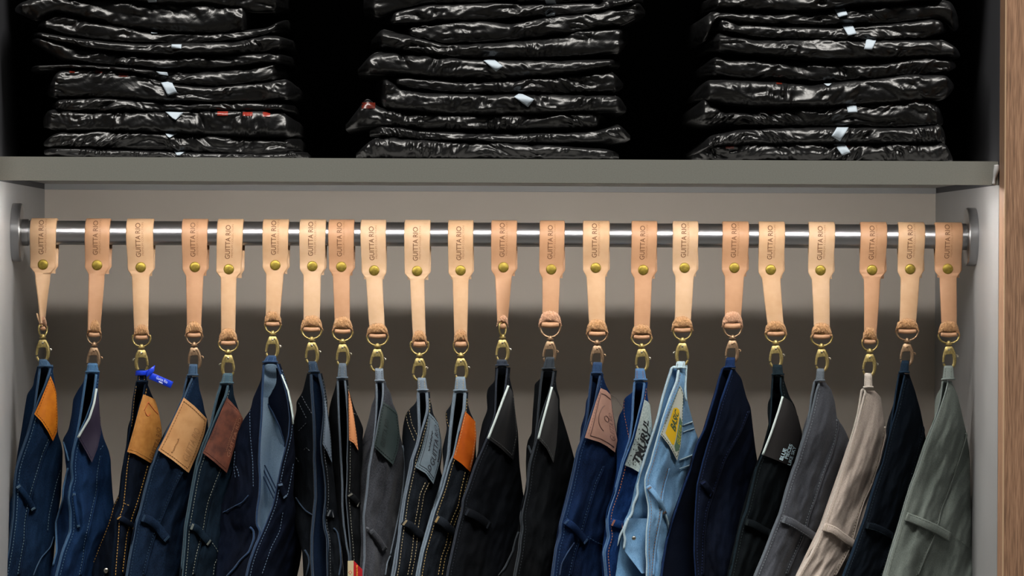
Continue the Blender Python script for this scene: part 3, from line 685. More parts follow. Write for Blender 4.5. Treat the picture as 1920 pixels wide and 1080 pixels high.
def stitches(J, side, poly, dash=3.4, gap=2.2, wpx=0.55, off=0.0012, n=None):
    P = smooth_poly(np.array(poly, float), max(8, int(len(poly) * 8)), 2)
    L = np.r_[0, np.cumsum(np.linalg.norm(np.diff(P, axis=0), axis=1))]
    mb = MB(); s0 = 0.0
    while s0 < L[-1] - dash:
        ss = np.array([s0, s0 + dash / 2, s0 + dash]); x = np.interp(ss, L, P[:, 0]); y = np.interp(ss, L, P[:, 1])
        if side == 0: q = un(x, y, J(x, y))
        else: q = J.pos(side, x, y, off)
        q[1, 1] -= 0.0004
        mb.add(*tube(q, wpx * PX * np.array([0.8, 1, 0.8]), 4)); s0 += dash + gap
    return mb.get()
def coons(A, n=15, m=15):
    """A: four boundary polylines AB (t down the waist edge), BC (s), DC (t), AD (s)"""
    AB, BC, DC, AD = [resample(np.array(p, float), k) for p, k in zip(A, (m, n, m, n))]
    s = np.linspace(0, 1, n)[:, None, None]; t = np.linspace(0, 1, m)[None, :, None]
    a, b, c, d = AB[0], AB[-1], DC[-1], DC[0]
    return (1 - t) * AD[:, None] + t * BC[:, None] + (1 - s) * AB[None] + s * DC[None] - ((1 - s) * (1 - t) * a + s * (1 - t) * d + (1 - s) * t * b + s * t * c)
def bil(G, s, t):
    n, m = G.shape[:2]
    x = np.clip(s, 0, 1) * (n - 1); y = np.clip(t, 0, 1) * (m - 1); i = np.clip(x.astype(int), 0, n - 2); j = np.clip(y.astype(int), 0, m - 2)
    fx = (x - i)[:, None]; fy = (y - j)[:, None]
    return (G[i, j] * (1 - fx) * (1 - fy) + G[i + 1, j] * fx * (1 - fy) + G[i, j + 1] * (1 - fx) * fy + G[i + 1, j + 1] * fx * fy)
def patch(J, parent, edges, m, thick=0.0022, stitch=None, piping=None, stitch_edges='ABCD', name='patch', label=None, inset=0.05):
    G = coons(edges); n, mm = G.shape[:2]
    Yd = J.depth(1, G[..., 0], G[..., 1])
    for _ in range(10):
        Yd[1:-1] = (Yd[:-2] + Yd[2:] + 2 * Yd[1:-1]) / 4; Yd[:, 1:-1] = (Yd[:, :-2] + Yd[:, 2:] + 2 * Yd[:, 1:-1]) / 4
    Yd = Yd - 0.0026
    Fr = un(G[..., 0], G[..., 1], Yd - thick); Bk = un(G[..., 0], G[..., 1], Yd)
    mb = MB(); mb.add(Fr, gridf(n, mm)); mb.add(Bk, [f[::-1] for f in gridf(n, mm)])
    ring = [k for k in range(mm)] + [k * mm + mm - 1 for k in range(1, n)] + [(n - 1) * mm + k for k in range(mm - 2, -1, -1)] + [k * mm for k in range(n - 2, 0, -1)]
    mb.F += [(ring[k], ring[(k + 1) % len(ring)], n * mm + ring[(k + 1) % len(ring)], n * mm + ring[k]) for k in range(len(ring))]
    o = obj(name, *mb.get(), m, parent, angle=50)
    if label: o['label'] = label
    def surf(s, t, off=0.0):
        q = bil(Fr, np.asarray(s, float), np.asarray(t, float)); q[:, 1] -= off; return q
    if stitch:
        k = np.linspace(inset, 1 - inset, 40); one = np.ones(40); mb = MB()
        for e in stitch_edges:
            st_ = {'A': (inset * one * 1.3, k), 'B': (k, (1 - inset) * one), 'C': ((1 - inset * 1.3) * one, k), 'D': (k, inset * one)}[e]
            q = surf(st_[0], st_[1], 0.0004)
            L = np.linalg.norm(np.diff(q, axis=0), axis=1).sum(); nd = max(3, int(L / (5.4 * PX)))
            for d in range(nd):
                kk = np.array([d / nd, (d + 0.3) / nd, (d + 0.6) / nd]) * 39
                qq = np.stack([np.interp(kk, np.arange(40), q[:, c]) for c in range(3)], 1)
                mb.add(*tube(qq, 0.5 * PX, 4))
        obj('patch_stitching', *mb.get(), stitch, o, smooth=False)
    if piping:
        t = np.linspace(0, 1, 24); q = surf(0 * t, t, 0.0003)
        pp = obj('piping', *tube(q, 2.2 * PX, 6), piping, o); pp['label'] = 'pale edge of the patch'
    return o, surf
def ptext(o, surf, s, m, s0, t0, t1, height, shear=0.0, bold=0.0, off=0.0003, name='patch_lettering'):
    """text reading up the patch from t0 to t1, top of letters towards the waist edge; height in s units"""
    tv, tf = text_mesh(s, shear, bold)
    ty = tv[:, 1] / tv[:, 1].max()
    q = surf(s0 - ty * height, t0 + (t1 - t0) * tv[:, 0], off)
    obj(name, q, tf, m, o, smooth=False)
def squiggle(o, surf, m, s0, t0, t1, height, n=12, name='small_print', w=0.4):
    """line of print too small to read: a fine wavering stroke"""
    k = np.linspace(0, 1, n * 4 + 1); wv = np.sin(k * n * 2 * np.pi) * (0.6 + 0.4 * np.sin(k * 37))
    obj(name, *tube(surf(s0 - height * (0.5 + 0.5 * wv), t0 + (t1 - t0) * k, 0.0003), w * PX, 4), m, o)
def pxtext(J, o, s, m, a, b, height, off=0.0066, bold=0.02):
    tv, tf = text_mesh(s, 0.0, bold); ty = tv[:, 1] / tv[:, 1].max() - 0.5
    a = np.array(a, float); d = np.array(b, float) - a; n_ = np.array([d[1], -d[0]]) / np.linalg.norm(d)
    xy = a + np.outer(tv[:, 0], d) + np.outer(ty * height, n_)
    c = (a + b) / 2; Y0 = float(J.depth(1, np.array([c[0]]), np.array([c[1]]))[0]) - off
    gx = float(J.depth(1, np.array([c[0] + 8]), np.array([c[1]]))[0] - J.depth(1, np.array([c[0] - 8]), np.array([c[1]]))[0]) / 16; gy = float(J.depth(1, np.array([c[0]]), np.array([c[1] + 10]))[0] - J.depth(1, np.array([c[0]]), np.array([c[1] - 10]))[0]) / 20
    obj('patch_lettering', un(xy[:, 0], xy[:, 1], Y0 + gx * (xy[:, 0] - c[0]) + gy * (xy[:, 1] - c[1])), tf, m, o, smooth=False)
def beltloop(J, parent, path, w, m, stm=None, side=1, lift=0.0026, name='belt_loop'):
    P = smooth_poly(np.array(path, float), 16, 2)
    Yd = J.depth(side, P[:, 0], P[:, 1])
    for _ in range(6): Yd[1:-1] = (Yd[:-2] + Yd[2:] + 2 * Yd[1:-1]) / 4
    k = np.linspace(0, 1, 16); Yd = Yd - 0.0022 - lift * np.sin(np.pi * k) ** 0.6
    Q = un(P[:, 0], P[:, 1], Yd)
    T = np.gradient(Q, axis=0); T /= np.linalg.norm(T, axis=1)[:, None]
    N = np.array([0.25, -1, 0.25]); Wd = np.cross(T, N); Wd /= np.linalg.norm(Wd, axis=1)[:, None]; Nn = np.cross(Wd, T)
    o = obj(name, *ribbon(Q, Wd, w / 2 * PX * (1 + 0.05 * perlin(k * 5, k * 0 + J.k)), Nn, 0.0022, 0.3), m, parent)
    if stm:
        mb = MB()
        for sgn in ((-0.72, 0.72) if J.k >= 19 else ()):
            for d in range(1, 14):
                a = Q[d] + Wd[d] * sgn * w / 2 * PX; b = Q[d] * 0.4 + Q[d + 1] * 0.6 + Wd[d] * sgn * w / 2 * PX
                q = np.stack([a, (a + b) / 2, b]); q[:, 1] -= 0.0014; mb.add(*tube(q, 0.38 * PX, 4))
        for d in (0, 15):
            for j in range(3):
                a = Q[d] + T[d] * (0.002 + 0.001 * j) * (1 if d == 0 else -1) - Wd[d] * w * 0.42 * PX; b = a + Wd[d] * w * 0.84 * PX
                q = np.stack([a, (a + b) / 2, b]); q[:, 1] -= 0.0016; mb.add(*tube(q, 0.38 * PX, 4))
        obj('bar_tack', *mb.get(), stm, o, smooth=False)
    return o
def hemline(J, parent, side, path, m, w=2.2, off=0.002, name='pocket_hem'):
    P = smooth_poly(np.array(path, float), max(14, len(path) * 6), 3)
    q = J.pos(side, P[:, 0], P[:, 1], off)
    for _ in range(4): q[1:-1, 1] = (q[:-2, 1] + q[2:, 1] + 2 * q[1:-1, 1]) / 4
    return obj(name, *tube(q, w * PX, 6), m, parent)
def denim(name, c1, c2, rough=0.9):
    """woven twill: diagonal thread pattern over a slow wash variation"""
    if name in MATS: return MATS[name]
    m = bpy.data.materials.new(name); m.use_nodes = True; nt = m.node_tree; b = nt.nodes['Principled BSDF']
    b.inputs['Roughness'].default_value = rough; dk = 0.3 * c2[0] + 0.59 * c2[1] + 0.11 * c2[2] < 62; b.inputs['Specular IOR Level'].default_value = 0.1 if dk else 0.2; b.inputs['Sheen Weight'].default_value = 0.0 if dk else 0.1; b.inputs['Sheen Roughness'].default_value = 0.5
    tc = nt.nodes.new('ShaderNodeTexCoord')
    def noise(scale, st, det):
        mp = nt.nodes.new('ShaderNodeMapping'); mp.inputs['Scale'].default_value = st; mp.inputs['Rotation'].default_value = (0, 0.3, 0)
        nt.links.new(tc.outputs['Object'], mp.inputs['Vector'])
        n = nt.nodes.new('ShaderNodeTexNoise'); n.inputs['Scale'].default_value = scale; n.inputs['Detail'].default_value = det; nt.links.new(mp.outputs['Vector'], n.inputs['Vector']); return n
    big = noise(22, (1, 1, 0.35), 3); fine = noise(1500, (1, 1, 0.35), 2); fine2 = noise(1500, (0.3, 1, 1), 2)
    ad = nt.nodes.new('ShaderNodeMath'); ad.operation = 'MULTIPLY_ADD'; ad.inputs[1].default_value = 0.5
    nt.links.new(fine.outputs['Fac'], ad.inputs[0])
    m2 = nt.nodes.new('ShaderNodeMath'); m2.operation = 'MULTIPLY'; m2.inputs[1].default_value = 0.5; nt.links.new(big.outputs['Fac'], m2.inputs[0]); nt.links.new(m2.outputs[0], ad.inputs[2])
    r = nt.nodes.new('ShaderNodeValToRGB'); e = r.color_ramp.elements
    lum = 0.3 * c2[0] + 0.59 * c2[1] + 0.11 * c2[2]; kk = 0.34 if lum < 36 else 0.46 if lum < 62 else (0.98 if lum < 95 else 1.0)
    if name.startswith('edge') and lum >= 36: kk = 0.5 if lum < 95 else 0.62
    def lk(c, f): v = lin(c); tn = (0.74, 0.97, 1.14) if lum < 62 else (0.97, 1, 1.03); return (v[0] * kk * f * tn[0], v[1] * kk * f * tn[1], v[2] * kk * f * tn[2], 1)
    e[0].position = 0.38; e[0].color = lk(c1, 0.8 if lum < 62 else 0.95); e[1].position = 0.62; e[1].color = lk(c2, 1.15 if lum < 62 else 1.02)
    nt.links.new(ad.outputs[0], r.inputs['Fac']); nt.links.new(r.outputs['Color'], b.inputs['Base Color'])
    sm = nt.nodes.new('ShaderNodeMath'); sm.operation = 'ADD'; nt.links.new(fine.outputs['Fac'], sm.inputs[0]); nt.links.new(fine2.outputs['Fac'], sm.inputs[1])
    bp = nt.nodes.new('ShaderNodeBump'); bp.inputs['Strength'].default_value = 0.35; bp.inputs['Distance'].default_value = 0.0006
    nt.links.new(sm.outputs[0], bp.inputs['Height']); nt.links.new(bp.outputs['Normal'], b.inputs['Normal'])
    MATS[name] = m; return m
def thread(name, c): return mat('thread_' + name, tuple(v * 0.86 for v in c), 0.85, spec=0.2)
m_white = mat('pale_piping', (205, 222, 220), 0.6)

def build(k, label, cat, c1, c2, edge, inner, st, data, stitch_edge=True, ox=0):
    """data: dict of polylines in picture coordinates"""
    J = Jean(k, data['EL'], data['ER'], data['SL'], data['SR'], data.get('seam'), data.get('mR', 0.75), data.get('mL', 1.3), data.get('fold', 1.0))
    lp = data['loop']     # x0,x1,ytop, x0b,x1b,ybot
    hang = un((lp[0] + lp[1]) / 2, lp[2], -0.0045)
    t = thing('jeans' if cat == 'jeans' else 'trousers', hang, label, cat, 'trousers hanging from the rod')
    body_m = denim('fabric_%02d' % k, c1, c2); in_m = denim('lining_%02d' % k, inner[0], inner[1]); edge_m = denim('edge_%02d' % k, edge, tuple(min(255, int(v * 1.15) + 6) for v in edge))
    stm = thread('%02d' % k, st)
    V, Fc = J.body()
    o = obj('trouser_body', V, Fc, None, t, mats=[body_m, in_m])
    sd = o.modifiers.new('thickness', 'SOLIDIFY'); sd.thickness = 0.0016; sd.offset = -1; sd.use_rim = True; sd.material_offset = 1; sd.material_offset_rim = 0
    obj('waist_edge', *tube(J.hem(), data.get('hw', 1.9) * PX, 6), edge_m, t)
    # belt loop that hangs in the clip
    yb, yt = lp[5], lp[2]; xa, xb = (lp[0] + lp[1]) / 2, (lp[3] + lp[4]) / 2; h0, h1 = (lp[1] - lp[0]) / 2, (lp[4] - lp[3]) / 2
    Q = []; H = []
    for f in np.linspace(1, 0.12, 6): Q.append(un(xa + (xb - xa) * f, yt + (yb - yt) * f, 0.0015)); H.append(h0 + (h1 - h0) * f)
    cY = -0.0045
    for a in np.linspace(0.2, np.pi - 0.2, 7): Q.append(un(xa, yt + 3 - 3 * math.sin(a), cY + 0.0058 * math.cos(a))); H.append(h0)
    for f in np.linspace(0.12, 1, 8): Q.append(un(xa + (xb - xa) * f, yt + (yb - yt) * f, -0.0105 - 0.002 * f)); H.append(h0 + (h1 - h0) * f)
    Q = np.array(Q); H = np.array(H); T = np.gradient(Q, axis=0); T /= np.linalg.norm(T, axis=1)[:, None]
    Wd = np.array([1.0, 0, 0]); N = np.cross(T, Wd); N /= np.linalg.norm(N, axis=1)[:, None]
    hl = obj('hanging_loop', *ribbon(Q, Wd, H * PX, N, 0.0024, 0.45), edge_m, t)
    xs = np.array([lp[3] - 2, (lp[3] + lp[4]) / 2, lp[4] + 2]); obj('loop_seam', *tube(un(xs, np.array([yb + 0.5, yb - 0.5, yb]), np.full(3, -0.0135)), 1.9 * PX, 6), edge_m, hl)
    mb = MB()
    for sg in (-0.35, 0.3):
        for f in np.arange(0.15, 0.85, 0.2):
            q = [un(xa + (xb - xa) * g + sg * 2 * h0, yt + (yb - yt) * g, -0.0124 - 0.002 * g) for g in (f, f + 0.06, f + 0.12)]
            mb.add(*tube(np.array(q), 0.5 * PX, 4))
    obj('loop_stitching', *mb.get(), stm, hl, smooth=False)
    if stitch_edge:
        ys = np.arange(J.top + 12, 1150, 12.0); mb = MB()
        mb.add(*stitches(J, 1, np.stack([J.er(ys) + 4.6, ys], 1), wpx=data.get('stw', 0.5)))
        obj('edge_stitching', *mb.get(), stm, t, smooth=False)
    if data.get('seam') and not data.get('noseam'):
        s_ = data['seam']
        lines = [s_] if not data.get('double') else [[(x - 3.6, y) for x, y in s_], [(x + 3.6, y) for x, y in s_]]
        mb = MB()
        for l_ in lines: mb.add(*stitches(J, 1, l_, wpx=data.get('stw', 0.5) * 1.2))
        obj('waist_seam_stitching', *mb.get(), stm, t, smooth=False)
        if not data.get('double'): hemline(J, t, 1, [(x + 3.0, y) for x, y in s_], body_m, 2.0, 0.0018, 'waist_seam')
    if data.get('inw'):
        ys = np.arange(J.top + 3, 1185, 6.0); G = []
        for y in ys:
            f = np.linspace(0, 1, 9); x0 = float(J.el(y)) + 0.5; x1 = float(J.er(y)) + 1.5
            G.append(un(x0 + (x1 - x0) * f, np.full(9, y), float(J.ye(y, -1)) + 0.0012 + (x1 - x0) * PX * (0.55 * f + 0.25 * f ** 2) + 0.0012 * perlin(f * 2, np.full(9, y / 40), k)))
        G = np.array(G); B3 = G.copy(); B3[..., 1] += 0.0014; nr = len(ys)
        mb = MB(); mb.add(G, gridf(nr, 9)); mb.add(B3, [f_[::-1] for f_ in gridf(nr, 9)]); obj('inner_waistband', *mb.get(), in_m, t)
    for side, l_ in data.get('stl', ()):
        obj('seam_stitching', *stitches(J, side, l_, wpx=0.6), stm, t, smooth=False)
    for b_ in data.get('belt', ()):
        beltloop(J, t, b_[0], b_[1], body_m, stm)
    for side, l_, w_ in data.get('hems', ()):
        hemline(J, t, side, l_, edge_m, w_)
    return t, J, dict(body=body_m, inner=in_m, edge=edge_m, st=stm)
def T_(ox, *p): return pts(ox, p)
def B_(ox, *p): return pts(ox, (), p)
def lp_(ox, a, b, c, d, e, f): return (ox + a / SZ, ox + b / SZ, 660 + c / SZ, ox + d / SZ, ox + e / SZ, 660 + f / SZ)
# 22 --------------------------------------------------------------- sage green
t, J, m = build(22, 'sage green cotton trousers, rightmost on the rod', 'trousers', (88, 95, 89), (112, 119, 112), (136, 146, 140), ((70, 78, 74), (90, 98, 94)), (124, 132, 126), dict(
 inw=1,
 loop=lp_(1640, 668, 756, 140, 652, 768, 260), mR=0.55,
 EL=pts(1640, [(655, 282), (648, 350), (636, 460), (606, 580), (541, 750), (476, 920), (426, 1070)], [(421, 10), (346, 200), (276, 430), (216, 650), (136, 900), (91, 1080)]),
 ER=pts(1640, [(710, 282), (682, 400), (622, 580), (556, 750), (491, 920), (441, 1070)], [(436, 10), (361, 200), (291, 430), (231, 650), (151, 900), (106, 1080)]),
 SL=pts(1640, [(645, 285), (640, 350), (600, 400), (578, 480), (578, 640), (525, 750), (460, 920)], [(400, 20), (200, 650), (70, 1080)]),
 SR=pts(1640, [(740, 282), (802, 420), (852, 640), (887, 780), (912, 950), (922, 1070)], [(927, 300), (942, 700), (952, 1080)]),
 seam=pts(1640, [(876, 780), (850, 880), (790, 1070)], [(780, 20), (700, 250), (620, 450), (595, 590), (540, 740), (470, 900), (400, 1075)]),
 belt=[(B_(1640, (300, 505), (420, 550), (590, 625), (730, 705)), 17, 1)], stl=[(1, B_(1640, (740, 690), (840, 745), (930, 830)))], hw=1.7))
# 21 --------------------------------------------------------------- blue-black
t, J, m = build(21, 'blue-black cotton trousers between beige and sage green pairs', 'trousers', (12, 19, 27), (22, 32, 43), (34, 48, 62), ((9, 13, 19), (16, 22, 30)), (34, 48, 58), dict(
 inw=1,
 loop=lp_(1640, 258, 332, 90, 240, 326, 195), mR=0.6,
 EL=pts(1640, [(235, 212), (215, 330), (190, 500), (158, 700), (118, 860), (68, 1070)], [(44, 60), (-36, 300), (-96, 520), (-146, 650), (-216, 850), (-306, 1080)]),
 ER=pts(1640, [(292, 215), (255, 380), (215, 560), (172, 700), (132, 860), (82, 1070)], [(56, 60), (-24, 300), (-84, 520), (-134, 650), (-204, 850), (-294, 1080)]),
 SL=pts(1640, [(225, 230), (198, 450), (130, 650), (108, 740), (122, 850), (55, 1070)], [(20, 60), (-110, 520), (-320, 1080)]),
 SR=pts(1640, [(332, 210), (392, 380), (442, 560), (482, 760), (500, 870), (510, 1000)], [(500, 50), (460, 200), (380, 430), (300, 750), (220, 1080)]),
 seam=pts(1640, [(470, 720), (430, 900), (390, 1070)], [(370, 60), (300, 300), (230, 520), (160, 750), (60, 1080)]),
 belt=[(B_(1540, (425, 590), (520, 610), (610, 650), (695, 700)), 14)], hw=1.9))
# 20 --------------------------------------------------------------- beige
t, J, m = build(20, 'beige cotton trousers between slate grey and blue-black pairs', 'trousers', (156, 142, 132), (186, 172, 160), (206, 194, 182), ((120, 108, 98), (140, 126, 116)), (206, 194, 176), dict(
 inw=1,
 loop=lp_(1540, 415, 487, 212, 414, 492, 338), mR=0.6,
 EL=pts(1540, [(390, 372), (370, 500), (345, 640), (298, 800), (262, 930), (212, 1075)], [(203, 20), (96, 350), (6, 600), (-44, 740), (-124, 900), (-234, 1075)]),
 ER=pts(1540, [(428, 372), (392, 510), (342, 720), (274, 930), (226, 1075)], [(218, 20), (110, 350), (20, 600), (-30, 740), (-110, 900), (-220, 1075)]),
 SL=pts(1540, [(378, 372), (362, 520), (330, 640), (308, 720), (296, 770), (240, 930)], [(180, 30), (-20, 600), (-250, 1075)]),
 SR=pts(1540, [(500, 370), (572, 420), (592, 550), (614, 680), (640, 840), (650, 1060)], [(630, 50), (580, 300), (500, 530), (430, 720), (320, 1075)]),
 seam=pts(1540, [(610, 720), (600, 830), (560, 990), (540, 1070)], [(530, 20), (470, 200), (400, 350), (350, 500), (300, 690), (250, 830), (190, 950), (120, 1075)]),
 belt=[(B_(1540, (20, 605), (120, 635), (230, 720), (330, 785)), 16, 1)], hw=2.4, stw=0.6))
# 19 --------------------------------------------------------------- slate grey
t, J, m = build(19, 'slate grey cotton trousers with light stitching, left of the beige pair', 'trousers', (52, 54, 60), (76, 78, 84), (100, 108, 116), ((44, 46, 52), (62, 64, 70)), (142, 152, 160), dict(
 inw=1,
 loop=lp_(1400, 675, 748, 168, 666, 746, 275), mR=0.6,
 EL=pts(1400, [(655, 290), (625, 430), (614, 540), (588, 700), (538, 850), (488, 1020), (473, 1075)], [(456, 20), (388, 230), (318, 480), (248, 650), (168, 860), (78, 1075)]),
 ER=pts(1400, [(700, 300), (668, 400), (643, 520), (602, 700), (552, 850), (502, 1020), (487, 1075)], [(471, 20), (401, 230), (331, 480), (261, 650), (181, 860), (91, 1075)]),
 SL=pts(1400, [(640, 300), (612, 500), (598, 580), (560, 680), (535, 770), (528, 860)], [(448, 40), (310, 480), (70, 1075)]),
 SR=pts(1400, [(752, 290), (812, 350), (852, 480), (872, 640), (932, 720), (972, 800), (1005, 890), (1020, 1070)], [(1010, 50), (930, 400), (830, 700), (720, 1080)]),
 seam=pts(1400, [(866, 650), (870, 720), (840, 870), (800, 1000), (776, 1070)], [(760, 10), (700, 190), (640, 370), (590, 500), (560, 610), (510, 750), (430, 930), (370, 1070)]),
 belt=[(B_(1400, (340, 525), (440, 565), (570, 645), (680, 720)), 16, 1)], hw=2.4, stw=0.6))
# 18 --------------------------------------------------------------- white printed words
t, J, m = build(18, 'black trousers with black patch printed with white words', 'trousers', (10, 15, 17), (20, 28, 31), (34, 44, 48), ((9, 14, 17), (18, 26, 30)), (40, 50, 52), dict(
 loop=lp_(1400, 250, 342, 130, 250, 352, 215), mR=0.65,
 EL=pts(1400, [(252, 232), (240, 400), (236, 560), (225, 700), (160, 945), (108, 1075)], [(94, 20), (36, 280), (-6, 450), (-36, 520), (-76, 650), (-116, 850), (-166, 1070)]),
 ER=pts(1400, [(330, 228), (326, 350), (345, 430), (310, 600), (250, 760), (170, 960), (120, 1075)], [(107, 20), (47, 280), (7, 450), (-23, 520), (-63, 650), (-103, 850), (-153, 1070)]),
 SL=pts(1400, [(245, 230), (235, 430), (205, 480), (200, 580), (210, 690), (205, 800), (165, 900), (110, 1040)], [(60, 80), (-60, 500), (-190, 1070)]),
 SR=pts(1400, [(345, 225), (412, 430), (462, 510), (502, 650), (532, 780), (548, 1000)], [(560, 100), (500, 400), (420, 700), (380, 1080)]),
 belt=[(B_(1240, (805, 555), (890, 580), (970, 630), (1055, 670)), 14)], hw=1.8))
o, sf = patch(J, t, (T_(1400, (347, 430), (310, 560), (240, 770), (155, 990)), T_(1400, (155, 990), (330, 1060), (497, 1132)), T_(1400, (440, 490), (495, 620), (535, 780), (542, 950), (497, 1132)), T_(1400, (347, 430), (395, 455), (440, 490))), mat('black_cloth_patch', (18, 15, 16), 0.75), 0.003, None, m_white)
mw = mat('pale_ink', (196, 226, 236), 0.7)
pxtext(J, o, 'BLUE', mw, (1464.5, 862.5), (1472.5, 841), 7.0); pxtext(J, o, 'PIECES', mw, (1474.0, 860), (1483.5, 833), 6.6); pxtext(J, o, 'LIKE SKY', mw, (1479.5, 872), (1490.3, 837), 6.2)
# 17 --------------------------------------------------------------- plain navy
t, J, m = build(17, 'plain navy trousers without a patch beside the light blue jeans', 'trousers', (10, 17, 33), (20, 31, 54), (32, 50, 86), ((9, 16, 32), (18, 28, 50)), (30, 44, 84), dict(
 inw=1,
 loop=lp_(1240, 625, 712, 60, 612, 706, 146), mR=0.65, mL=0.5,
 EL=pts(1240, [(590, 162), (560, 250), (530, 380), (480, 540), (420, 740), (350, 880), (290, 1070)], [(280, 50), (200, 270), (100, 560), (50, 750), (10, 1000)]),
 ER=pts(1240, [(685, 162), (640, 290), (580, 460), (520, 690), (450, 900), (402, 1070)], [(395, 20), (350, 200), (336, 400), (326, 600), (321, 850), (336, 1075)]),
 SL=pts(1240, [(578, 165), (545, 260), (510, 390), (460, 550), (400, 750)], [(260, 50), (80, 560), (-10, 1000)]),
 SR=pts(1240, [(702, 165), (772, 250), (822, 440), (862, 530), (887, 750), (912, 950), (932, 1070)], [(935, 50), (920, 300), (880, 600), (820, 1080)]),
 seam=pts(1240, [(835, 570), (760, 760), (690, 880), (600, 1040)], [(540, 140), (490, 280), (430, 450), (400, 700), (390, 1080)]),
 belt=[(B_(1240, (392, 165), (440, 220), (485, 300)), 12)], hw=2.3))
# 16 --------------------------------------------------------------- light blue
t, J, m = build(16, 'light washed blue jeans with yellow and green lettered patch', 'jeans', (78, 118, 154), (114, 152, 184), (184, 208, 220), ((92, 142, 188), (126, 172, 210)), (150, 116, 88), dict(
 inw=1,
 loop=lp_(1140, 660, 745, 98, 650, 742, 150), mR=0.7, mL=0.5,
 EL=pts(1140, [(617, 155), (575, 280), (530, 430), (480, 640), (440, 770), (390, 920), (345, 1060)], [(335, 20), (310, 80), (280, 210), (290, 290), (242, 400), (235, 480), (190, 540), (112, 700), (62, 850), (42, 1000), (40, 1075)]),
 ER=pts(1140, [(682, 160), (665, 280), (600, 440), (532, 640), (492, 790), (432, 1000), (416, 1070)], [(402, 20), (362, 140), (362, 240), (395, 400), (396, 480), (376, 650), (371, 850), (381, 950), (376, 1080)]),
 SL=pts(1140, [(600, 155), (560, 280), (515, 430), (465, 640)], [(320, 20), (260, 210), (220, 400), (90, 700), (20, 1075)]),
 SR=pts(1140, [(692, 140), (752, 150), (757, 300), (768, 480), (812, 640), (842, 760), (880, 850), (890, 1000)], [(850, 50), (760, 350), (660, 620), (600, 850), (540, 1080)]),
 seam=pts(1140, [], [(580, 40), (540, 170), (510, 310), (500, 500), (470, 650), (440, 830), (420, 1080)]),
 belt=[(B_(1140, (385, 215), (450, 285), (510, 380), (550, 485)), 9.5, 1)],
 hems=[(1, T_(1140, (727, 705), (780, 685), (830, 668)), 1.3), (1, T_(1140, (727, 770), (780, 752), (836, 735)), 0.9), (1, T_(1140, (690, 1042), (760, 1015), (835, 985)), 1.2), (1, B_(1140, (690, 45), (740, 30), (790, 10)), 1.0), (1, B_(1140, (550, 480), (575, 560), (590, 640)), 2.2)], hw=2.6, stw=0.55))
obj('rear_loop', *tube(un(np.array([1286.5, 1286, 1284.5, 1285, 1288]), np.array([685, 705, 730, 745, 752]), np.array([-0.004, -0.006, -0.008, -0.010, -0.010])), 2.3 * PX, 8), m['edge'], t)
o, sf = patch(J, t, (T_(1140, (692, 318), (640, 450), (560, 650), (505, 792)), T_(1140, (505, 792), (590, 900), (667, 1047)), T_(1140, (727, 400), (718, 700), (702, 900), (667, 1047)), T_(1140, (692, 318), (712, 350), (727, 400))), mat('cream_woven_patch', (196, 202, 190), 0.8), 0.002, thread('patch_green', (84, 108, 100)), inset=0.03)
G = np.stack([sf(np.full(12, s_), np.linspace(a_, b_, 12), 0.0003) for s_, a_, b_ in ((0.16, 0.42, 0.9), (0.35, 0.36, 0.92), (0.55, 0.34, 0.93), (0.66, 0.36, 0.9))]); obj('yellow_field', G, gridf(4, 12), mat('yellow_ink_field', (232, 188, 20), 0.7), o)
G = np.stack([sf(np.full(12, s_), np.linspace(a_, b_, 12), 0.0003) for s_, a_, b_ in ((0.70, 0.42, 0.9), (0.82, 0.42, 0.94), (0.96, 0.45, 0.86))]); obj('green_field', G, gridf(3, 12), mat('green_ink_field', (84, 116, 92), 0.7), o)
mg = mat('green_ink', (44, 84, 66), 0.7); ptext(o, sf, 'BASIC', mg, 0.58, 0.72, 0.40, 0.32, shear=0.1, bold=0.02, off=0.0006); ptext(o, sf, 'GUITTA', mat('lime_ink', (190, 186, 50), 0.7), 0.94, 0.8, 0.5, 0.2, bold=0.02, off=0.0006)
# fly placket seen inside the opening
nr = 26; ys = np.linspace(972, 1075, nr); G = []
for y in ys:
    x0 = np.interp(y, [972, 998, 1012, 1031, 1075], [1178, 1169.5, 1172, 1169.5, 1203]); x1 = float(J.er(y)) - 2; f = np.linspace(0, 1, 8)
    G.append(un(x0 + (x1 - x0) * f, np.full(8, y), float(J.ye(y, -1)) - 0.004 + 0.010 * f + 0.002 * np.sin(f * 5 + y / 20)))
G = np.array(G); B3 = G.copy(); B3[..., 1] += 0.002
mb = MB(); mb.add(G, gridf(nr, 8)); mb.add(B3, [f_[::-1] for f_ in gridf(nr, 8)]); fp = obj('fly_placket', *mb.get(), m['body'], t)
obj('placket_edge', *tube(G[:15, 0] - np.array((0, 0.001, 0)), 2.2 * PX, 6), m['edge'], fp)
V, Fc = lathe([(3.4 * PX, 0.002), (4 * PX, 0), (3.4 * PX, -0.0014), (1.5 * PX, -0.0018)], 16, 'y'); obj('button', V + un(1188.5, 1009, -0.0475), Fc, m_nickel, fp)
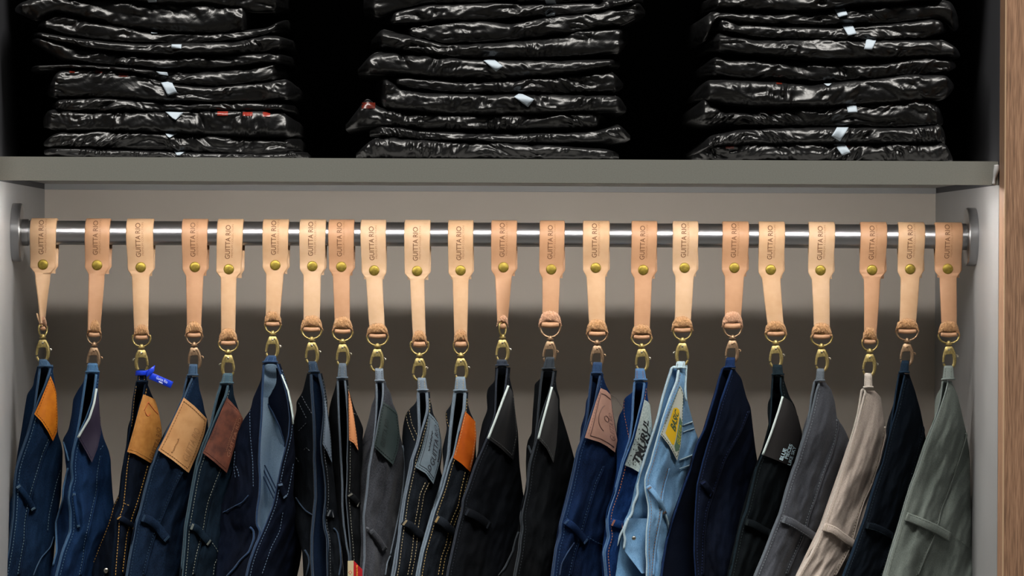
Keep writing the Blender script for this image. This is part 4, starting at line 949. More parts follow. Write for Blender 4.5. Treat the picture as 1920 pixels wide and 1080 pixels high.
# 15 --------------------------------------------------------------- graffiti patch
t, J, m = build(15, 'saturated blue jeans with white patch covered in black lettering', 'jeans', (12, 44, 92), (26, 66, 120), (78, 116, 160), ((16, 40, 76), (30, 64, 108)), (176, 116, 84), dict(
 loop=lp_(1020, 880, 970, 166, 876, 986, 266), mR=0.75,
 EL=pts(1020, [(872, 290), (860, 450), (852, 650), (830, 830), (770, 1020), (752, 1070)], [(746, 20), (682, 270), (622, 430), (604, 520), (608, 630), (622, 700), (572, 850), (584, 960), (594, 1060)]),
 ER=pts(1020, [(970, 290), (950, 450), (910, 620), (860, 830), (790, 1020), (771, 1070)], [(765, 20), (700, 270), (640, 430), (621, 520), (626, 630), (640, 700), (592, 850), (602, 960), (612, 1060)]),
 SL=pts(1020, [(865, 285), (860, 390), (795, 425), (765, 460), (760, 560), (725, 600), (700, 700), (700, 900)], [(700, 60), (650, 350), (590, 600), (550, 900), (560, 1080)]),
 SR=pts(1020, [(985, 280), (1002, 450), (1027, 560), (1042, 750), (1062, 900), (1060, 1070)], [(1030, 100), (1000, 300), (950, 600), (860, 1080)]),
 stl=[(-1, T_(1020, (768, 470), (772, 600), (820, 830)))], belt=[(B_(1020, (648, 560), (700, 575), (765, 595)), 15, 1)], hw=2.3, stw=0.65))
o, sf = patch(J, t, (T_(1020, (967, 458), (930, 620), (870, 850), (778, 1090)), T_(1020, (778, 1090), (850, 1120), (925, 1165)), T_(1020, (1022, 508), (1042, 700), (1035, 850), (1010, 1000), (925, 1165)), T_(1020, (967, 458), (1000, 478), (1022, 508))), mat('white_woven_patch', (178, 192, 190), 0.8, color2=(150, 166, 164), nscale=500), 0.002, None)
mk = mat('black_ink', (18, 20, 24), 0.7)
ptext(o, sf, 'TMURUL', mk, 0.72, 0.9, 0.26, 0.42, shear=0.25, bold=0.03); ptext(o, sf, 'BRN', mk, 0.98, 0.86, 0.42, 0.3, shear=0.2, bold=0.03)
mb = MB()
for _ in range(46):
    s_ = random.uniform(0.08, 0.95); t_ = random.uniform(0.55, 0.99) if random.random() < 0.8 else random.uniform(0.2, 0.5); r_ = random.uniform(0.3, 1.1)
    a_ = random.uniform(0, 3.1); q_ = sf(s_ + 0.03 * r_ * np.cos(a_) * np.array([-1, 0, 1]), t_ + 0.01 * r_ * np.sin(a_) * np.array([-1, 0, 1]), 0.0003); mb.add(*tube(q_, 0.6 * PX, 4))
obj('ink_marks', *mb.get(), mk, o)
P_ = np.array([(1146.5, 741), (1154, 744), (1170, 767.5)]); obj('loose_thread', *tube(un(P_[:, 0], P_[:, 1], np.array([-0.02, -0.022, -0.015])), 0.35 * PX, 4), thread('loose', (130, 120, 120)), t)
# 14 --------------------------------------------------------------- mauve patch
t, J, m = build(14, 'dark indigo jeans with embossed mauve leather patch', 'jeans', (12, 26, 52), (26, 50, 88), (40, 68, 106), ((12, 24, 46), (22, 40, 70)), (62, 92, 130), dict(
 inw=1,
 loop=lp_(1020, 472, 560, 106, 460, 556, 202), mR=0.7,
 EL=pts(1020, [(457, 225), (440, 400), (425, 560), (405, 700), (372, 830), (322, 950), (297, 1070)], [(292, 20), (242, 250), (200, 430), (156, 580), (156, 680), (114, 800), (80, 1070)]),
 ER=pts(1020, [(545, 212), (520, 340), (490, 500), (430, 680), (391, 810), (341, 950), (316, 1070)], [(311, 20), (261, 250), (216, 430), (171, 580), (171, 680), (131, 800), (96, 1070)]),
 SL=pts(1020, [(450, 225), (430, 420), (405, 470), (395, 600), (355, 720), (345, 870), (305, 1000)], [(270, 60), (140, 580), (60, 1070)]),
 SR=pts(1020, [(560, 205), (597, 320), (642, 400), (662, 560), (702, 780), (716, 960), (740, 1070)], [(760, 100), (740, 300), (700, 600), (680, 1080)]),
 seam=pts(1020, [], [(570, 20), (490, 200), (430, 400), (400, 500), (350, 680), (290, 850), (240, 1080)]),
 belt=[(B_(1020, (200, 545), (285, 605), (350, 680), (415, 760)), 14, 1)], stl=[(1, B_(1020, (420, 700), (500, 750), (580, 785)))], hems=[(1, B_(1020, (290, 760), (230, 850), (170, 960), (150, 1080)), 1.2)], hw=2.4))
o, sf = patch(J, t, (T_(1020, (547, 348), (500, 480), (445, 660), (393, 825)), T_(1020, (393, 825), (540, 870), (610, 910), (685, 967)), T_(1020, (642, 412), (657, 560), (692, 770), (708, 850), (685, 967)), T_(1020, (547, 348), (600, 370), (642, 412))), mat('mauve_leather', (176, 138, 122), 0.5, color2=(164, 126, 110), nscale=60), 0.0034, thread('mauve', (150, 110, 100)), stitch_edges='A', inset=0.06)
mm_ = mat('mauve_stamp', (112, 82, 74), 0.55)
ptext(o, sf, 'GUITTA RIO', mm_, 0.93, 0.84, 0.36, 0.2)
a_ = np.linspace(-1.2, 1.2, 30); obj('arc_emblem', *tube(sf(0.62 - 0.34 * np.cos(a_), 0.53 + 0.26 * np.sin(a_), 0.0003), 0.8 * PX, 4), mm_, o)
a_ = np.linspace(0, 7.0, 40); obj('scroll_emblem', *tube(sf(0.62 + 0.11 * np.cos(a_) * np.where(a_ > 3.5, 0.8, 1), 0.51 + 0.05 * np.sin(a_), 0.0004), 0.7 * PX, 4), mm_, o)
k_ = np.linspace(0.09, 0.93, 30); obj('border_line', *tube(np.concatenate([sf(np.linspace(0.94, 0.14, 12), np.full(12, 0.09), 0.0002), sf(np.full(30, 0.14), k_, 0.0002), sf(np.linspace(0.14, 0.94, 12), np.full(12, 0.93), 0.0002)]), 0.9 * PX, 4), mm_, o)
# 13 --------------------------------------------------------------- narrow black patch
t, J, m = build(13, 'black jeans with narrow black patch edged in white and wavy seam', 'jeans', (11, 12, 14), (22, 24, 27), (50, 58, 66), ((10, 13, 18), (20, 24, 30)), (46, 52, 58), dict(
 loop=lp_(840, 942, 1026, 56, 912, 1026, 158), mR=0.65,
 EL=pts(840, [(912, 178), (892, 320), (877, 500), (866, 640), (852, 760), (846, 860), (812, 980), (788, 1070)], [(782, 20), (757, 250), (720, 400), (698, 520), (715, 620), (694, 720), (682, 850), (652, 1000), (638, 1080)]),
 ER=pts(840, [(1020, 178), (1005, 300), (970, 420), (920, 560), (880, 700), (866, 830), (826, 980), (801, 1070)], [(797, 20), (772, 250), (737, 400), (717, 520), (732, 620), (712, 720), (702, 850), (672, 1000), (657, 1080)]),
 SL=pts(840, [(905, 178), (892, 270), (835, 290), (830, 400), (815, 600), (805, 800), (775, 830), (755, 920), (750, 1070)], [(755, 200), (720, 400), (680, 600), (655, 700), (630, 800), (560, 950), (480, 1080)]),
 SR=pts(840, [(1030, 165), (1047, 350), (1077, 440), (1078, 555), (1107, 640), (1157, 800), (1227, 1050)], [(1250, 200), (1230, 500), (1200, 900), (1180, 1080)]),
 hems=[(-1, B_(840, (682, 655), (632, 790), (634, 830), (590, 920), (550, 1000), (490, 1080)), 2.2), (-1, T_(840, (775, 905), (790, 940), (805, 980)), 2.0)], hw=2.2))
o, sf = patch(J, t, (T_(840, (1002, 338), (965, 480), (910, 680), (870, 840)), T_(840, (870, 840), (950, 930), (1016, 1067)), T_(840, (1062, 460), (1060, 700), (1044, 900), (1016, 1067)), T_(840, (1002, 338), (1035, 390), (1062, 460))), mat('matte_black_leather', (24, 25, 26), 0.55), 0.003, thread('grey_edge', (96, 100, 100)), m_white, 'B')
# 12 --------------------------------------------------------------- wide black patch
t, J, m = build(12, 'black jeans with wide black leather patch edged in white', 'jeans', (12, 13, 17), (24, 26, 32), (46, 54, 68), ((9, 11, 18), (18, 22, 32)), (44, 50, 60), dict(
 loop=lp_(840, 472, 566, 80, 466, 576, 128), mR=0.65,
 EL=pts(840, [(475, 148), (465, 280), (460, 450), (455, 590), (430, 690), (378, 830), (300, 1000), (270, 1070)], [(258, 20), (190, 230), (146, 340), (136, 450), (90, 620), (50, 800), (0, 1030)]),
 ER=pts(840, [(572, 148), (560, 280), (545, 400), (490, 560), (440, 690), (388, 830), (312, 1000), (282, 1070)], [(270, 20), (200, 230), (156, 340), (146, 450), (100, 620), (60, 800), (10, 1030)]),
 SL=pts(840, [(455, 145), (450, 290), (385, 340), (370, 420), (380, 560), (330, 680), (300, 830), (290, 960), (260, 1060)], [(240, 30), (120, 440), (-20, 1040)]),
 SR=pts(840, [(580, 145), (602, 290), (632, 400), (652, 600), (677, 780), (682, 900), (690, 1070)], [(697, 50), (716, 200), (745, 400), (760, 700), (760, 1080)]),
 belt=[(B_(840, (165, 455), (250, 490), (330, 540), (400, 600)), 16)], hw=1.8))
patch(J, t, (T_(840, (582, 325), (530, 460), (455, 660), (386, 836)), T_(840, (386, 836), (500, 920), (630, 1042)), T_(840, (627, 400), (652, 600), (676, 800), (630, 1042)), T_(840, (582, 325), (605, 355), (627, 400))), mat('black_leather', (26, 27, 29), 0.4), 0.003, thread('grey_edge', (96, 100, 100)), m_white, 'BC')
# 11 --------------------------------------------------------------- glossy orange patch
t, J, m = build(11, 'charcoal jeans with gold seams and glossy burnt orange patch', 'jeans', (24, 25, 29), (48, 49, 54), (126, 142, 156), ((12, 13, 17), (22, 24, 28)), (210, 180, 120), dict(
 loop=lp_(660, 1000, 1092, 246, 986, 1102, 370), mR=0.7,
 EL=pts(660, [(992, 388), (970, 560), (945, 800), (930, 1000), (915, 1070)], [(905, 40), (855, 230), (778, 470), (725, 650), (675, 830), (628, 1070)]),
 ER=pts(660, [(1090, 388), (1080, 560), (1040, 720), (985, 1000), (955, 1060)], [(940, 30), (880, 250), (800, 470), (742, 680), (692, 850), (652, 1070)]),
 SL=pts(660, [(982, 388), (950, 520), (900, 575), (905, 660), (915, 740), (888, 860), (868, 940), (880, 1060)], [(880, 60), (830, 250), (750, 500), (600, 1080)]),
 SR=pts(660, [(1102, 388), (1112, 480), (1142, 590), (1192, 680), (1200, 800), (1195, 950), (1200, 1070)], [(1190, 100), (1170, 300), (1130, 600), (1100, 1080)]),
 seam=pts(840, [], [(185, 80), (140, 270), (118, 400), (60, 530), (35, 600), (0, 780), (-45, 900), (-75, 1070)]), double=1,
 stl=[(-1, T_(660, (905, 590), (920, 680), (940, 740)))],
 belt=[(B_(660, (800, 525), (870, 555), (935, 620), (1010, 690)), 16, 1)], hw=3.2, stw=0.62))
patch(J, t, (T_(840, (167, 573), (130, 720), (90, 880), (50, 1020)), T_(840, (50, 1020), (130, 1075), (215, 1157)), T_(840, (263, 670), (274, 820), (247, 1030), (215, 1157)), T_(840, (167, 573), (215, 620), (263, 670))), mat('burnt_orange_leather', (198, 98, 28), 0.32, color2=(180, 82, 20), nscale=60), 0.003, thread('cream_thread', (226, 190, 140)), stitch_edges='AC')
# 10 --------------------------------------------------------------- pale grey patch
t, J, m = build(10, 'charcoal jeans with gold double seams and pale grey lettered patch', 'jeans', (24, 25, 29), (46, 47, 52), (120, 134, 148), ((12, 13, 17), (24, 26, 31)), (206, 188, 150), dict(
 loop=lp_(660, 630, 712, 256, 636, 728, 366), mR=0.7,
 EL=pts(660, [(637, 385), (642, 550), (650, 720), (648, 800), (630, 890), (590, 1000), (568, 1070)], [(560, 50), (502, 330), (472, 520), (442, 750), (402, 1000), (388, 1080)]),
 ER=pts(660, [(720, 385), (730, 550), (715, 620), (682, 740), (640, 900), (592, 1040)], [(588, 20), (520, 330), (494, 520), (460, 750), (430, 1000), (412, 1080)]),
 SL=pts(660, [(627, 385), (620, 490), (560, 540), (515, 600), (490, 720), (480, 850), (505, 1000)], [(510, 100), (480, 400), (440, 600), (390, 800), (350, 1080)]),
 SR=pts(660, [(727, 385), (767, 500), (782, 600), (832, 680), (864, 850), (868, 1000)], [(850, 50), (900, 200), (900, 600), (880, 1080)]),
 seam=pts(660, [], [(725, 180), (675, 290), (655, 420), (635, 520), (615, 650), (605, 780), (590, 900), (555, 1070)]), double=1,
 stl=[(-1, T_(660, (550, 560), (575, 690), (640, 830))), (-1, T_(660, (516, 590), (540, 700), (605, 860)))],
 belt=[(B_(660, (492, 555), (570, 595), (640, 665), (705, 705)), 14, 1)], hw=2.9, stw=0.6))
o, sf = patch(J, t, (T_(660, (742, 580), (720, 730), (670, 930), (610, 1110)), T_(660, (610, 1110), (710, 1170), (785, 1272)), T_(660, (832, 690), (866, 880), (850, 1050), (785, 1272)), T_(660, (742, 580), (790, 630), (832, 690))), mat('pale_grey_leather', (128, 146, 158), 0.55, color2=(112, 130, 142), nscale=80), 0.003, thread('grey_blue', (84, 98, 108)), inset=0.04)
mi = mat('dark_ink', (52, 50, 60), 0.6)
ptext(o, sf, 'GUITTA RIO', mi, 0.78, 0.78, 0.10, 0.26); squiggle(o, sf, mi, 0.40, 0.62, 0.26, 0.10, 11, w=0.5); squiggle(o, sf, mi, 0.92, 0.66, 0.44, 0.05, 12, w=0.55)
th_ = np.linspace(0, 7.5, 40); obj('scroll_emblem', *tube(sf(0.58 + 0.11 * np.cos(th_) * (0.5 + th_ / 14), 0.86 + 0.045 * np.sin(th_) * (0.5 + th_ / 14), 0.0004), 0.55 * PX, 4), mi, o)
for e_ in (0.1,):
    k_ = np.linspace(0.1, 0.92, 30); obj('border_line', *tube(np.concatenate([sf(np.full(30, 0.14), k_, 0.0003), sf(np.linspace(0.14, 0.94, 12), np.full(12, 0.92), 0.0003), sf(np.full(30, 0.94), k_[::-1], 0.0003)]), 0.4 * PX, 4), mi, o)
# 9 ---------------------------------------------------------------- grey with dark green patch
t, J, m = build(9, 'washed charcoal grey jeans with dark green-black leather patch', 'jeans', (22, 23, 28), (63, 65, 71), (124, 136, 148), ((18, 22, 32), (32, 38, 50)), (80, 84, 90), dict(
 inw=1,
 loop=lp_(660, 222, 302, 165, 228, 306, 275), mR=0.7,
 EL=pts(660, [(235, 300), (240, 450), (235, 600), (222, 750), (205, 880), (176, 1060)], [(168, 20), (142, 300), (112, 500), (122, 700), (122, 900), (102, 1080)]),
 ER=pts(660, [(297, 285), (300, 400), (290, 500), (260, 650), (228, 850), (207, 930), (186, 1060)], [(176, 20), (150, 300), (121, 500), (130, 700), (130, 900), (111, 1080)]),
 SL=pts(660, [(225, 300), (218, 450), (190, 500), (170, 600), (140, 720), (100, 850), (90, 1000)], [(60, 100), (40, 300), (50, 600), (80, 900), (60, 1080)]),
 SR=pts(660, [(310, 290), (372, 390), (396, 500), (442, 600), (462, 800), (502, 930), (522, 1070)], [(520, 50), (540, 400), (540, 1080)]),
 seam=pts(660, [], [(340, 30), (310, 180), (280, 330), (215, 560), (205, 740), (240, 900), (260, 1080)]), noseam=1,
 belt=[(B_(660, (150, 615), (155, 650)), 6, 1), (B_(660, (180, 640), (250, 720), (320, 830)), 11)], stl=[(-1, T_(660, (110, 890), (150, 850), (210, 800)))], hems=[(1, pts(660, [(490, 900), (512, 1070)], [(500, 150), (480, 330), (450, 500), (400, 740), (370, 880)]), 1.6), (1, B_(660, (370, 885), (340, 950), (322, 1075)), 1.4)], hw=1.9))
o, sf = patch(J, t, (T_(660, (302, 478), (270, 620), (240, 770), (210, 910)), T_(660, (210, 910), (300, 1000), (396, 1088)), T_(660, (432, 578), (462, 800), (442, 950), (396, 1088)), T_(660, (302, 478), (370, 525), (432, 578))), mat('dark_green_leather', (46, 58, 58), 0.42), 0.003, thread('green_black', (30, 38, 38)))
ptext(o, sf, 'GUITTA RIO', mat('green_stamp', (28, 36, 36), 0.4), 0.45, 0.86, 0.3, 0.2)
# 8 ---------------------------------------------------------------- black with tan patch and red paper tag
t, J, m = build(8, 'black jeans with pale seams, narrow tan patch and a red paper tag', 'jeans', (17, 17, 19), (32, 32, 34), (92, 104, 116), ((8, 9, 12), (16, 18, 22)), (150, 150, 140), dict(
 loop=lp_(520, 593, 665, 116, 580, 672, 248),
 EL=pts(520, [(582, 270), (587, 450), (597, 700), (610, 950), (615, 1070)], [(617, 0), (627, 200), (627, 400), (642, 600), (670, 800), (692, 880), (700, 1080)]),
 ER=pts(520, [(650, 265), (665, 400), (680, 600), (685, 800), (680, 950), (676, 1070)], [(680, 0), (675, 200), (667, 320), (690, 600), (715, 880), (722, 1080)]),
 SL=pts(520, [(575, 265), (550, 370), (525, 440), (500, 540), (490, 700), (520, 900), (530, 1070)], [(545, 200), (560, 400), (590, 600), (620, 800), (640, 1080)]),
 SR=pts(520, [(668, 255), (692, 370), (742, 540), (790, 640), (832, 740), (822, 850), (820, 1070)], [(800, 100), (800, 600), (820, 900), (830, 1080)]),
 belt=[(B_(520, (690, 285), (740, 330), (790, 400)), 11), ], stl=[(1, T_(520, (735, 590), (780, 610)))], hw=2.1))
o, sf = patch(J, t, (T_(520, (686, 362), (688, 600), (692, 850)), T_(520, (692, 850), (740, 880), (780, 948)), T_(520, (738, 620), (765, 800), (780, 948)), T_(520, (686, 362), (715, 480), (738, 620))), mat('light_brown_leather', (200, 132, 82), 0.55), 0.003, thread('lbrown', (160, 100, 60)))
tg = thing('paper_tag', un(664, 1060, -0.055), 'folded red and cream paper tag on the black jeans', 'tag')
m_cream = mat('cream_card', (226, 214, 172), 0.7); m_red = mat('red_card', (190, 22, 34), 0.55); m_gold = mat('yellow_ink', (226, 170, 60), 0.6)
f = np.array([0, 0.5, 1.0])
def card(xa, ya, xb, yb2, Ya, Yb):
    top = un(np.array([xa, xb]), np.array([ya, yb2]), np.array([Ya, Yb])); bot = top - np.array((0, 0, 0.085)); th = np.array((0, 0.0012, 0))
    V = np.concatenate([top, bot[::-1], top + th, bot[::-1] + th]); return V, [(0, 3, 2, 1), (4, 5, 6, 7), (0, 1, 5, 4), (1, 2, 6, 5), (2, 3, 7, 6), (3, 0, 4, 7)]
c1 = obj('front_panel', *card(652, 1052, 663, 1051.3, -0.058, -0.066), m_cream, tg, smooth=False)
c2 = obj('side_panel', *card(663.2, 1051.3, 679.5, 1068, -0.066, -0.050), m_red, tg, smooth=False)
dq = np.array([(656.6, 1070), (659.6, 1073.5), (656.6, 1077), (653.6, 1073.5)]); obj('diamond_emblem', *tube(un(dq[:, 0], dq[:, 1], np.full(4, -0.0665)), 0.6 * PX, 4, closed=True), mat('red_ink', (196, 44, 44), 0.6), c1)
mb = MB()
for y in np.arange(1061, 1080, 2.6): mb.add(*tube(un(np.array([668.0, 670.6]), np.array([y, y - 0.5]), np.array([-0.0632, -0.0606])), 0.55 * PX, 4))
obj('gold_print', *mb.get(), m_gold, c2, smooth=False)
# 7 ---------------------------------------------------------------- black with blue-grey patch edge
t, J, m = build(7, 'black jeans with blue inner waistband and narrow blue-grey patch', 'jeans', (13, 16, 20), (26, 30, 36), (42, 62, 84), ((16, 30, 50), (28, 46, 70)), (110, 116, 122), dict(
 inw=1,
 loop=lp_(520, 298, 378, 98, 308, 400, 188),
 EL=pts(520, [(325, 205), (330, 350), (345, 550), (355, 700), (360, 900), (356, 1070)], [(360, 0), (365, 200), (368, 330), (350, 500), (332, 700), (330, 900), (340, 1080)]),
 ER=pts(520, [(400, 205), (430, 330), (450, 450), (455, 600), (440, 750), (425, 880), (435, 1000), (442, 1070)], [(450, 20), (470, 200), (470, 350), (450, 520), (456, 620), (485, 720), (486, 900), (490, 1080)]),
 SL=pts(520, [(300, 150), (252, 350), (236, 400), (180, 480), (184, 560), (150, 700), (130, 830), (140, 1000)], [(140, 100), (110, 330), (150, 500), (200, 700), (240, 850), (250, 1080)]),
 SR=pts(520, [(405, 200), (442, 330), (492, 600), (522, 850), (532, 1070)], [(545, 100), (565, 300), (600, 600), (620, 800), (640, 1080)]),
 stl=[(-1, T_(520, (235, 425), (275, 500), (330, 590))), (-1, T_(520, (205, 490), (250, 580), (290, 660))), (-1, T_(520, (205, 760), (280, 680))), (-1, T_(520, (255, 945), (275, 920), (325, 965))), (-1, T_(520, (180, 1020), (205, 1060)))],
 hems=[(-1, B_(520, (178, 325), (220, 390), (270, 450), (335, 490)), 1.4), (1, B_(520, (542, 618), (580, 655), (605, 800), (615, 960), (592, 1080)), 1.6), (-1, B_(520, (265, 830), (300, 890), (310, 950), (280, 1080)), 1.8)],
 belt=[(B_(520, (482, 470), (512, 475), (545, 485)), 15, 1)], hw=2.8))
patch(J, t, (T_(520, (446, 358), (456, 600), (445, 760), (436, 885)), T_(520, (436, 885), (480, 960), (526, 1065)), T_(520, (490, 620), (515, 830), (526, 1065)), T_(520, (446, 358), (470, 480), (490, 620))), mat('blue_grey_leather', (86, 100, 114), 0.6), 0.003, thread('slate', (60, 70, 80)))
# 6 ---------------------------------------------------------------- open navy pair
t, J, m = build(6, 'deep navy jeans hanging open, pale blue inside visible', 'jeans', (11, 18, 35), (22, 33, 56), (44, 72, 108), ((128, 158, 184), (158, 184, 206)), (120, 146, 176), dict(
 loop=lp_(330, 878, 965, 40, 842, 972, 95), mL=0.45, mR=1.0,
 EL=pts(330, [(845, 112), (840, 250), (830, 420), (825, 600), (815, 750), (805, 900), (800, 1070)], [(810, 150), (805, 300), (780, 450), (775, 590), (815, 650), (790, 740), (735, 900), (683, 1070)]),
 ER=pts(330, [(972, 112), (1000, 180), (1050, 330), (1085, 480), (1102, 650), (1090, 800), (1060, 930), (1022, 1070)], [(970, 250), (940, 400), (862, 600), (772, 800), (720, 950), (692, 1070)]),
 SL=pts(330, [(835, 112), (820, 270), (740, 450), (720, 550), (650, 650), (590, 770), (560, 860), (560, 1000)], [(540, 100), (490, 240), (430, 400), (400, 600), (400, 800), (380, 1080)]),
 SR=pts(330, [(980, 112), (1035, 230), (1095, 400), (1130, 600), (1136, 800), (1150, 1000)], [(1140, 100), (1130, 300), (1170, 500), (1200, 700), (1215, 850), (1190, 1000), (1170, 1080)]),
 stl=[(-1, pts(330, [(710, 560), (715, 800), (740, 1060)], [(745, 240)])), (1, B_(520, (155, 0), (120, 200), (92, 320))), (1, B_(330, (1030, 470), (1000, 650), (920, 800), (830, 1060))), (-1, pts(330, [(555, 960)], [(560, 60), (575, 150)])), (-1, B_(330, (575, 20), (600, 80), (608, 140)))],
 hems=[(-1, B_(330, (712, 610), (748, 640), (752, 720), (705, 850), (620, 930), (560, 1010), (490, 1085)), 2.2), (-1, B_(330, (450, 470), (560, 410), (640, 370), (700, 300)), 1.0)],
 belt=[(B_(330, (1000, 180), (1030, 260), (1060, 330)), 10)], hw=2.2))
pp = obj('patch_edge', *ribbon(un(np.array([528, 540, 545.5, 549, 549.5]), np.array([702, 732, 757, 780, 795]), np.array([-0.014, -0.018, -0.022, -0.024, -0.025])), (0.12, 0.99, 0), [0.001, 0.003, 0.004, 0.004, 0.003], (0.99, -0.12, 0), 0.0016), m_white, t); pp['label'] = 'pale edge of a patch seen side-on'
# inner waistband facing and its lower edge
nr = 24; ys = np.linspace(690, 838, nr); G = []
for y in ys:
    xe = float(J.er(y)) - 1.5; xi = np.interp(y, [690, 752, 775, 800, 838], [499, 499, 512, 524, 536]); xi = min(xi, xe - 1.5)
    f = np.linspace(0, 1, 8); G.append(un(xe + (xi - xe) * f, np.full(8, y), float(J.ye(y, 1)) + 0.004 + 0.022 * f + 0.003 * np.sin(f * 3)))
G = np.array(G); B3 = G.copy(); B3[..., 1] += 0.0016
mb = MB(); mb.add(G, gridf(nr, 8)); mb.add(B3, [f_[::-1] for f_ in gridf(nr, 8)])
fc = obj('waistband_facing', *mb.get(), m['body'], t)
obj('facing_edge', *tube(G[8:, -1] - np.array((0, 0.001, 0)), 1.4 * PX, 6), m['edge'], fc)
nr = 40; ys = np.linspace(745, 1005, nr); G = []
for y in ys:
    x0 = float(J.el(y)) + 1; x1 = float(J.er(y)) - 1; f = np.linspace(0, 1, 10); yv = -0.002 + 0.018 * np.sin(f * 2.4) + 0.004 * perlin(f * 3, np.full(10, y / 60), 3)
    G.append(un(x0 + (x1 - x0) * f, np.full(10, y), yv))
G = np.array(G); B3 = G.copy(); B3[..., 1] += 0.0016
mb = MB(); mb.add(G, gridf(nr, 10)); mb.add(B3, [f_[::-1] for f_ in gridf(nr, 10)])
ip = obj('inner_panel', *mb.get(), m['inner'], t); ip['label'] = 'pale blue inside of the seat panel'
for dx in (0, 4, 8):
    f = np.linspace(0, 1, 12); x = 489 + dx * 0.9 + f * 25; y = 884 - dx * 1.5 + f * 52; obj('inner_seam', *tube(un(x, y, 0.006 - 0.006 * f), 1.3 * PX, 5), m['edge'], ip)
# 5 ---------------------------------------------------------------- brown patch
t, J, m = build(5, 'dark teal-blue jeans with a worn brown leather patch', 'jeans', (12, 26, 36), (26, 44, 58), (66, 92, 106), ((10, 18, 26), (20, 34, 46)), (152, 160, 152), dict(
 loop=lp_(330, 455, 545, 212, 432, 547, 298), mR=0.65,
 EL=pts(330, [(435, 310), (400, 420), (370, 540), (340, 700), (258, 900), (203, 1060)], [(196, 20), (160, 200), (126, 400), (90, 600), (76, 800), (48, 1070)]),
 ER=pts(330, [(505, 310), (480, 420), (400, 600), (332, 780), (266, 950), (240, 1050)], [(215, 30), (180, 200), (145, 400), (106, 620), (95, 800), (70, 1070)]),
 SL=pts(330, [(425, 310), (390, 420), (360, 540), (328, 700), (245, 900)], [(180, 30), (80, 600), (30, 1070)]),
 SR=pts(330, [(547, 300), (558, 420), (602, 550), (648, 645), (660, 900)], [(640, 50), (600, 300), (560, 600), (520, 1080)]),
 seam=pts(330, [], [(430, 50), (385, 160), (310, 360), (280, 500), (265, 610), (215, 800), (190, 900), (160, 1070)]),
 belt=[(B_(330, (135, 595), (200, 620), (260, 690), (330, 770)), 14, 1)], stl=[(1, B_(330, (350, 760), (400, 830), (410, 890), (370, 970), (360, 1070)))], hw=2.6, stw=0.55))
o, sf = patch(J, t, (T_(330, (492, 438), (420, 600), (340, 790), (258, 972)), T_(330, (258, 972), (370, 1060), (490, 1166)), T_(330, (606, 565), (648, 645), (585, 850), (490, 1166)), T_(330, (492, 438), (550, 500), (606, 565))),
      mat('brown_leather', (122, 70, 52), 0.6, color2=(84, 46, 36), nscale=90, detail=6), 0.003, thread('red_brown', (150, 92, 70)))
ptext(o, sf, 'GUITTA RIO', mat('brown_stamp', (166, 118, 92), 0.6), 0.93, 0.78, 0.16, 0.13)
squiggle(o, sf, mat('brown_stamp', (166, 118, 92), 0.6), 0.77, 0.74, 0.2, 0.07, 16)
# 4 ---------------------------------------------------------------- large tan patch
t, J, m = build(4, 'dark blue jeans with a large plain tan leather patch', 'jeans', (18, 32, 50), (38, 58, 84), (60, 86, 112), ((10, 18, 28), (20, 30, 44)), (52, 78, 104), dict(
 loop=lp_(170, 950, 1030, 125, 938, 1030, 222), mR=0.6,
 EL=pts(170, [(930, 240), (908, 330), (893, 440), (798, 650), (716, 800), (641, 950), (606, 1060)], [(584, 20), (514, 280), (474, 450), (434, 570), (404, 740), (369, 920), (344, 1080)]),
 ER=pts(170, [(985, 245), (945, 330), (903, 440), (808, 650), (728, 800), (653, 950), (618, 1060)], [(598, 20), (528, 280), (488, 450), (448, 570), (418, 740), (383, 920), (358, 1080)]),
 SL=pts(170, [(925, 245), (890, 400), (872, 460), (790, 655), (700, 820)], [(560, 50), (470, 440), (330, 1080)]),
 SR=pts(170, [(1035, 220), (1047, 350), (1082, 470), (1102, 580), (1130, 650), (1138, 800), (1138, 1000)], [(1100, 300), (1050, 600), (1000, 1080)]),
 seam=pts(170, [], [(870, 80), (800, 220), (740, 360), (690, 480), (600, 700), (540, 900), (500, 1080)]),
 belt=[(B_(170, (490, 515), (570, 540), (650, 610), (705, 690), (750, 735)), 16, 1)], stw=0.5))
o, sf = patch(J, t, (T_(170, (897, 438), (820, 600), (730, 790), (650, 945)), T_(170, (650, 945), (800, 1050), (945, 1166)), T_(170, (1122, 645), (1100, 780), (1020, 1000), (945, 1166)), T_(170, (897, 438), (1000, 520), (1122, 645))),
      mat('tan_leather', (222, 170, 116), 0.5, color2=(208, 154, 100), nscale=60), 0.003, thread('tan_brown', (150, 104, 62)))
ptext(o, sf, 'GUITTA RIO', mat('tan_stamp', (190, 140, 92), 0.6), 0.86, 0.86, 0.28, 0.2)
squiggle(o, sf, mat('tan_stamp', (190, 140, 92), 0.6), 0.40, 0.9, 0.62, 0.07, 8)
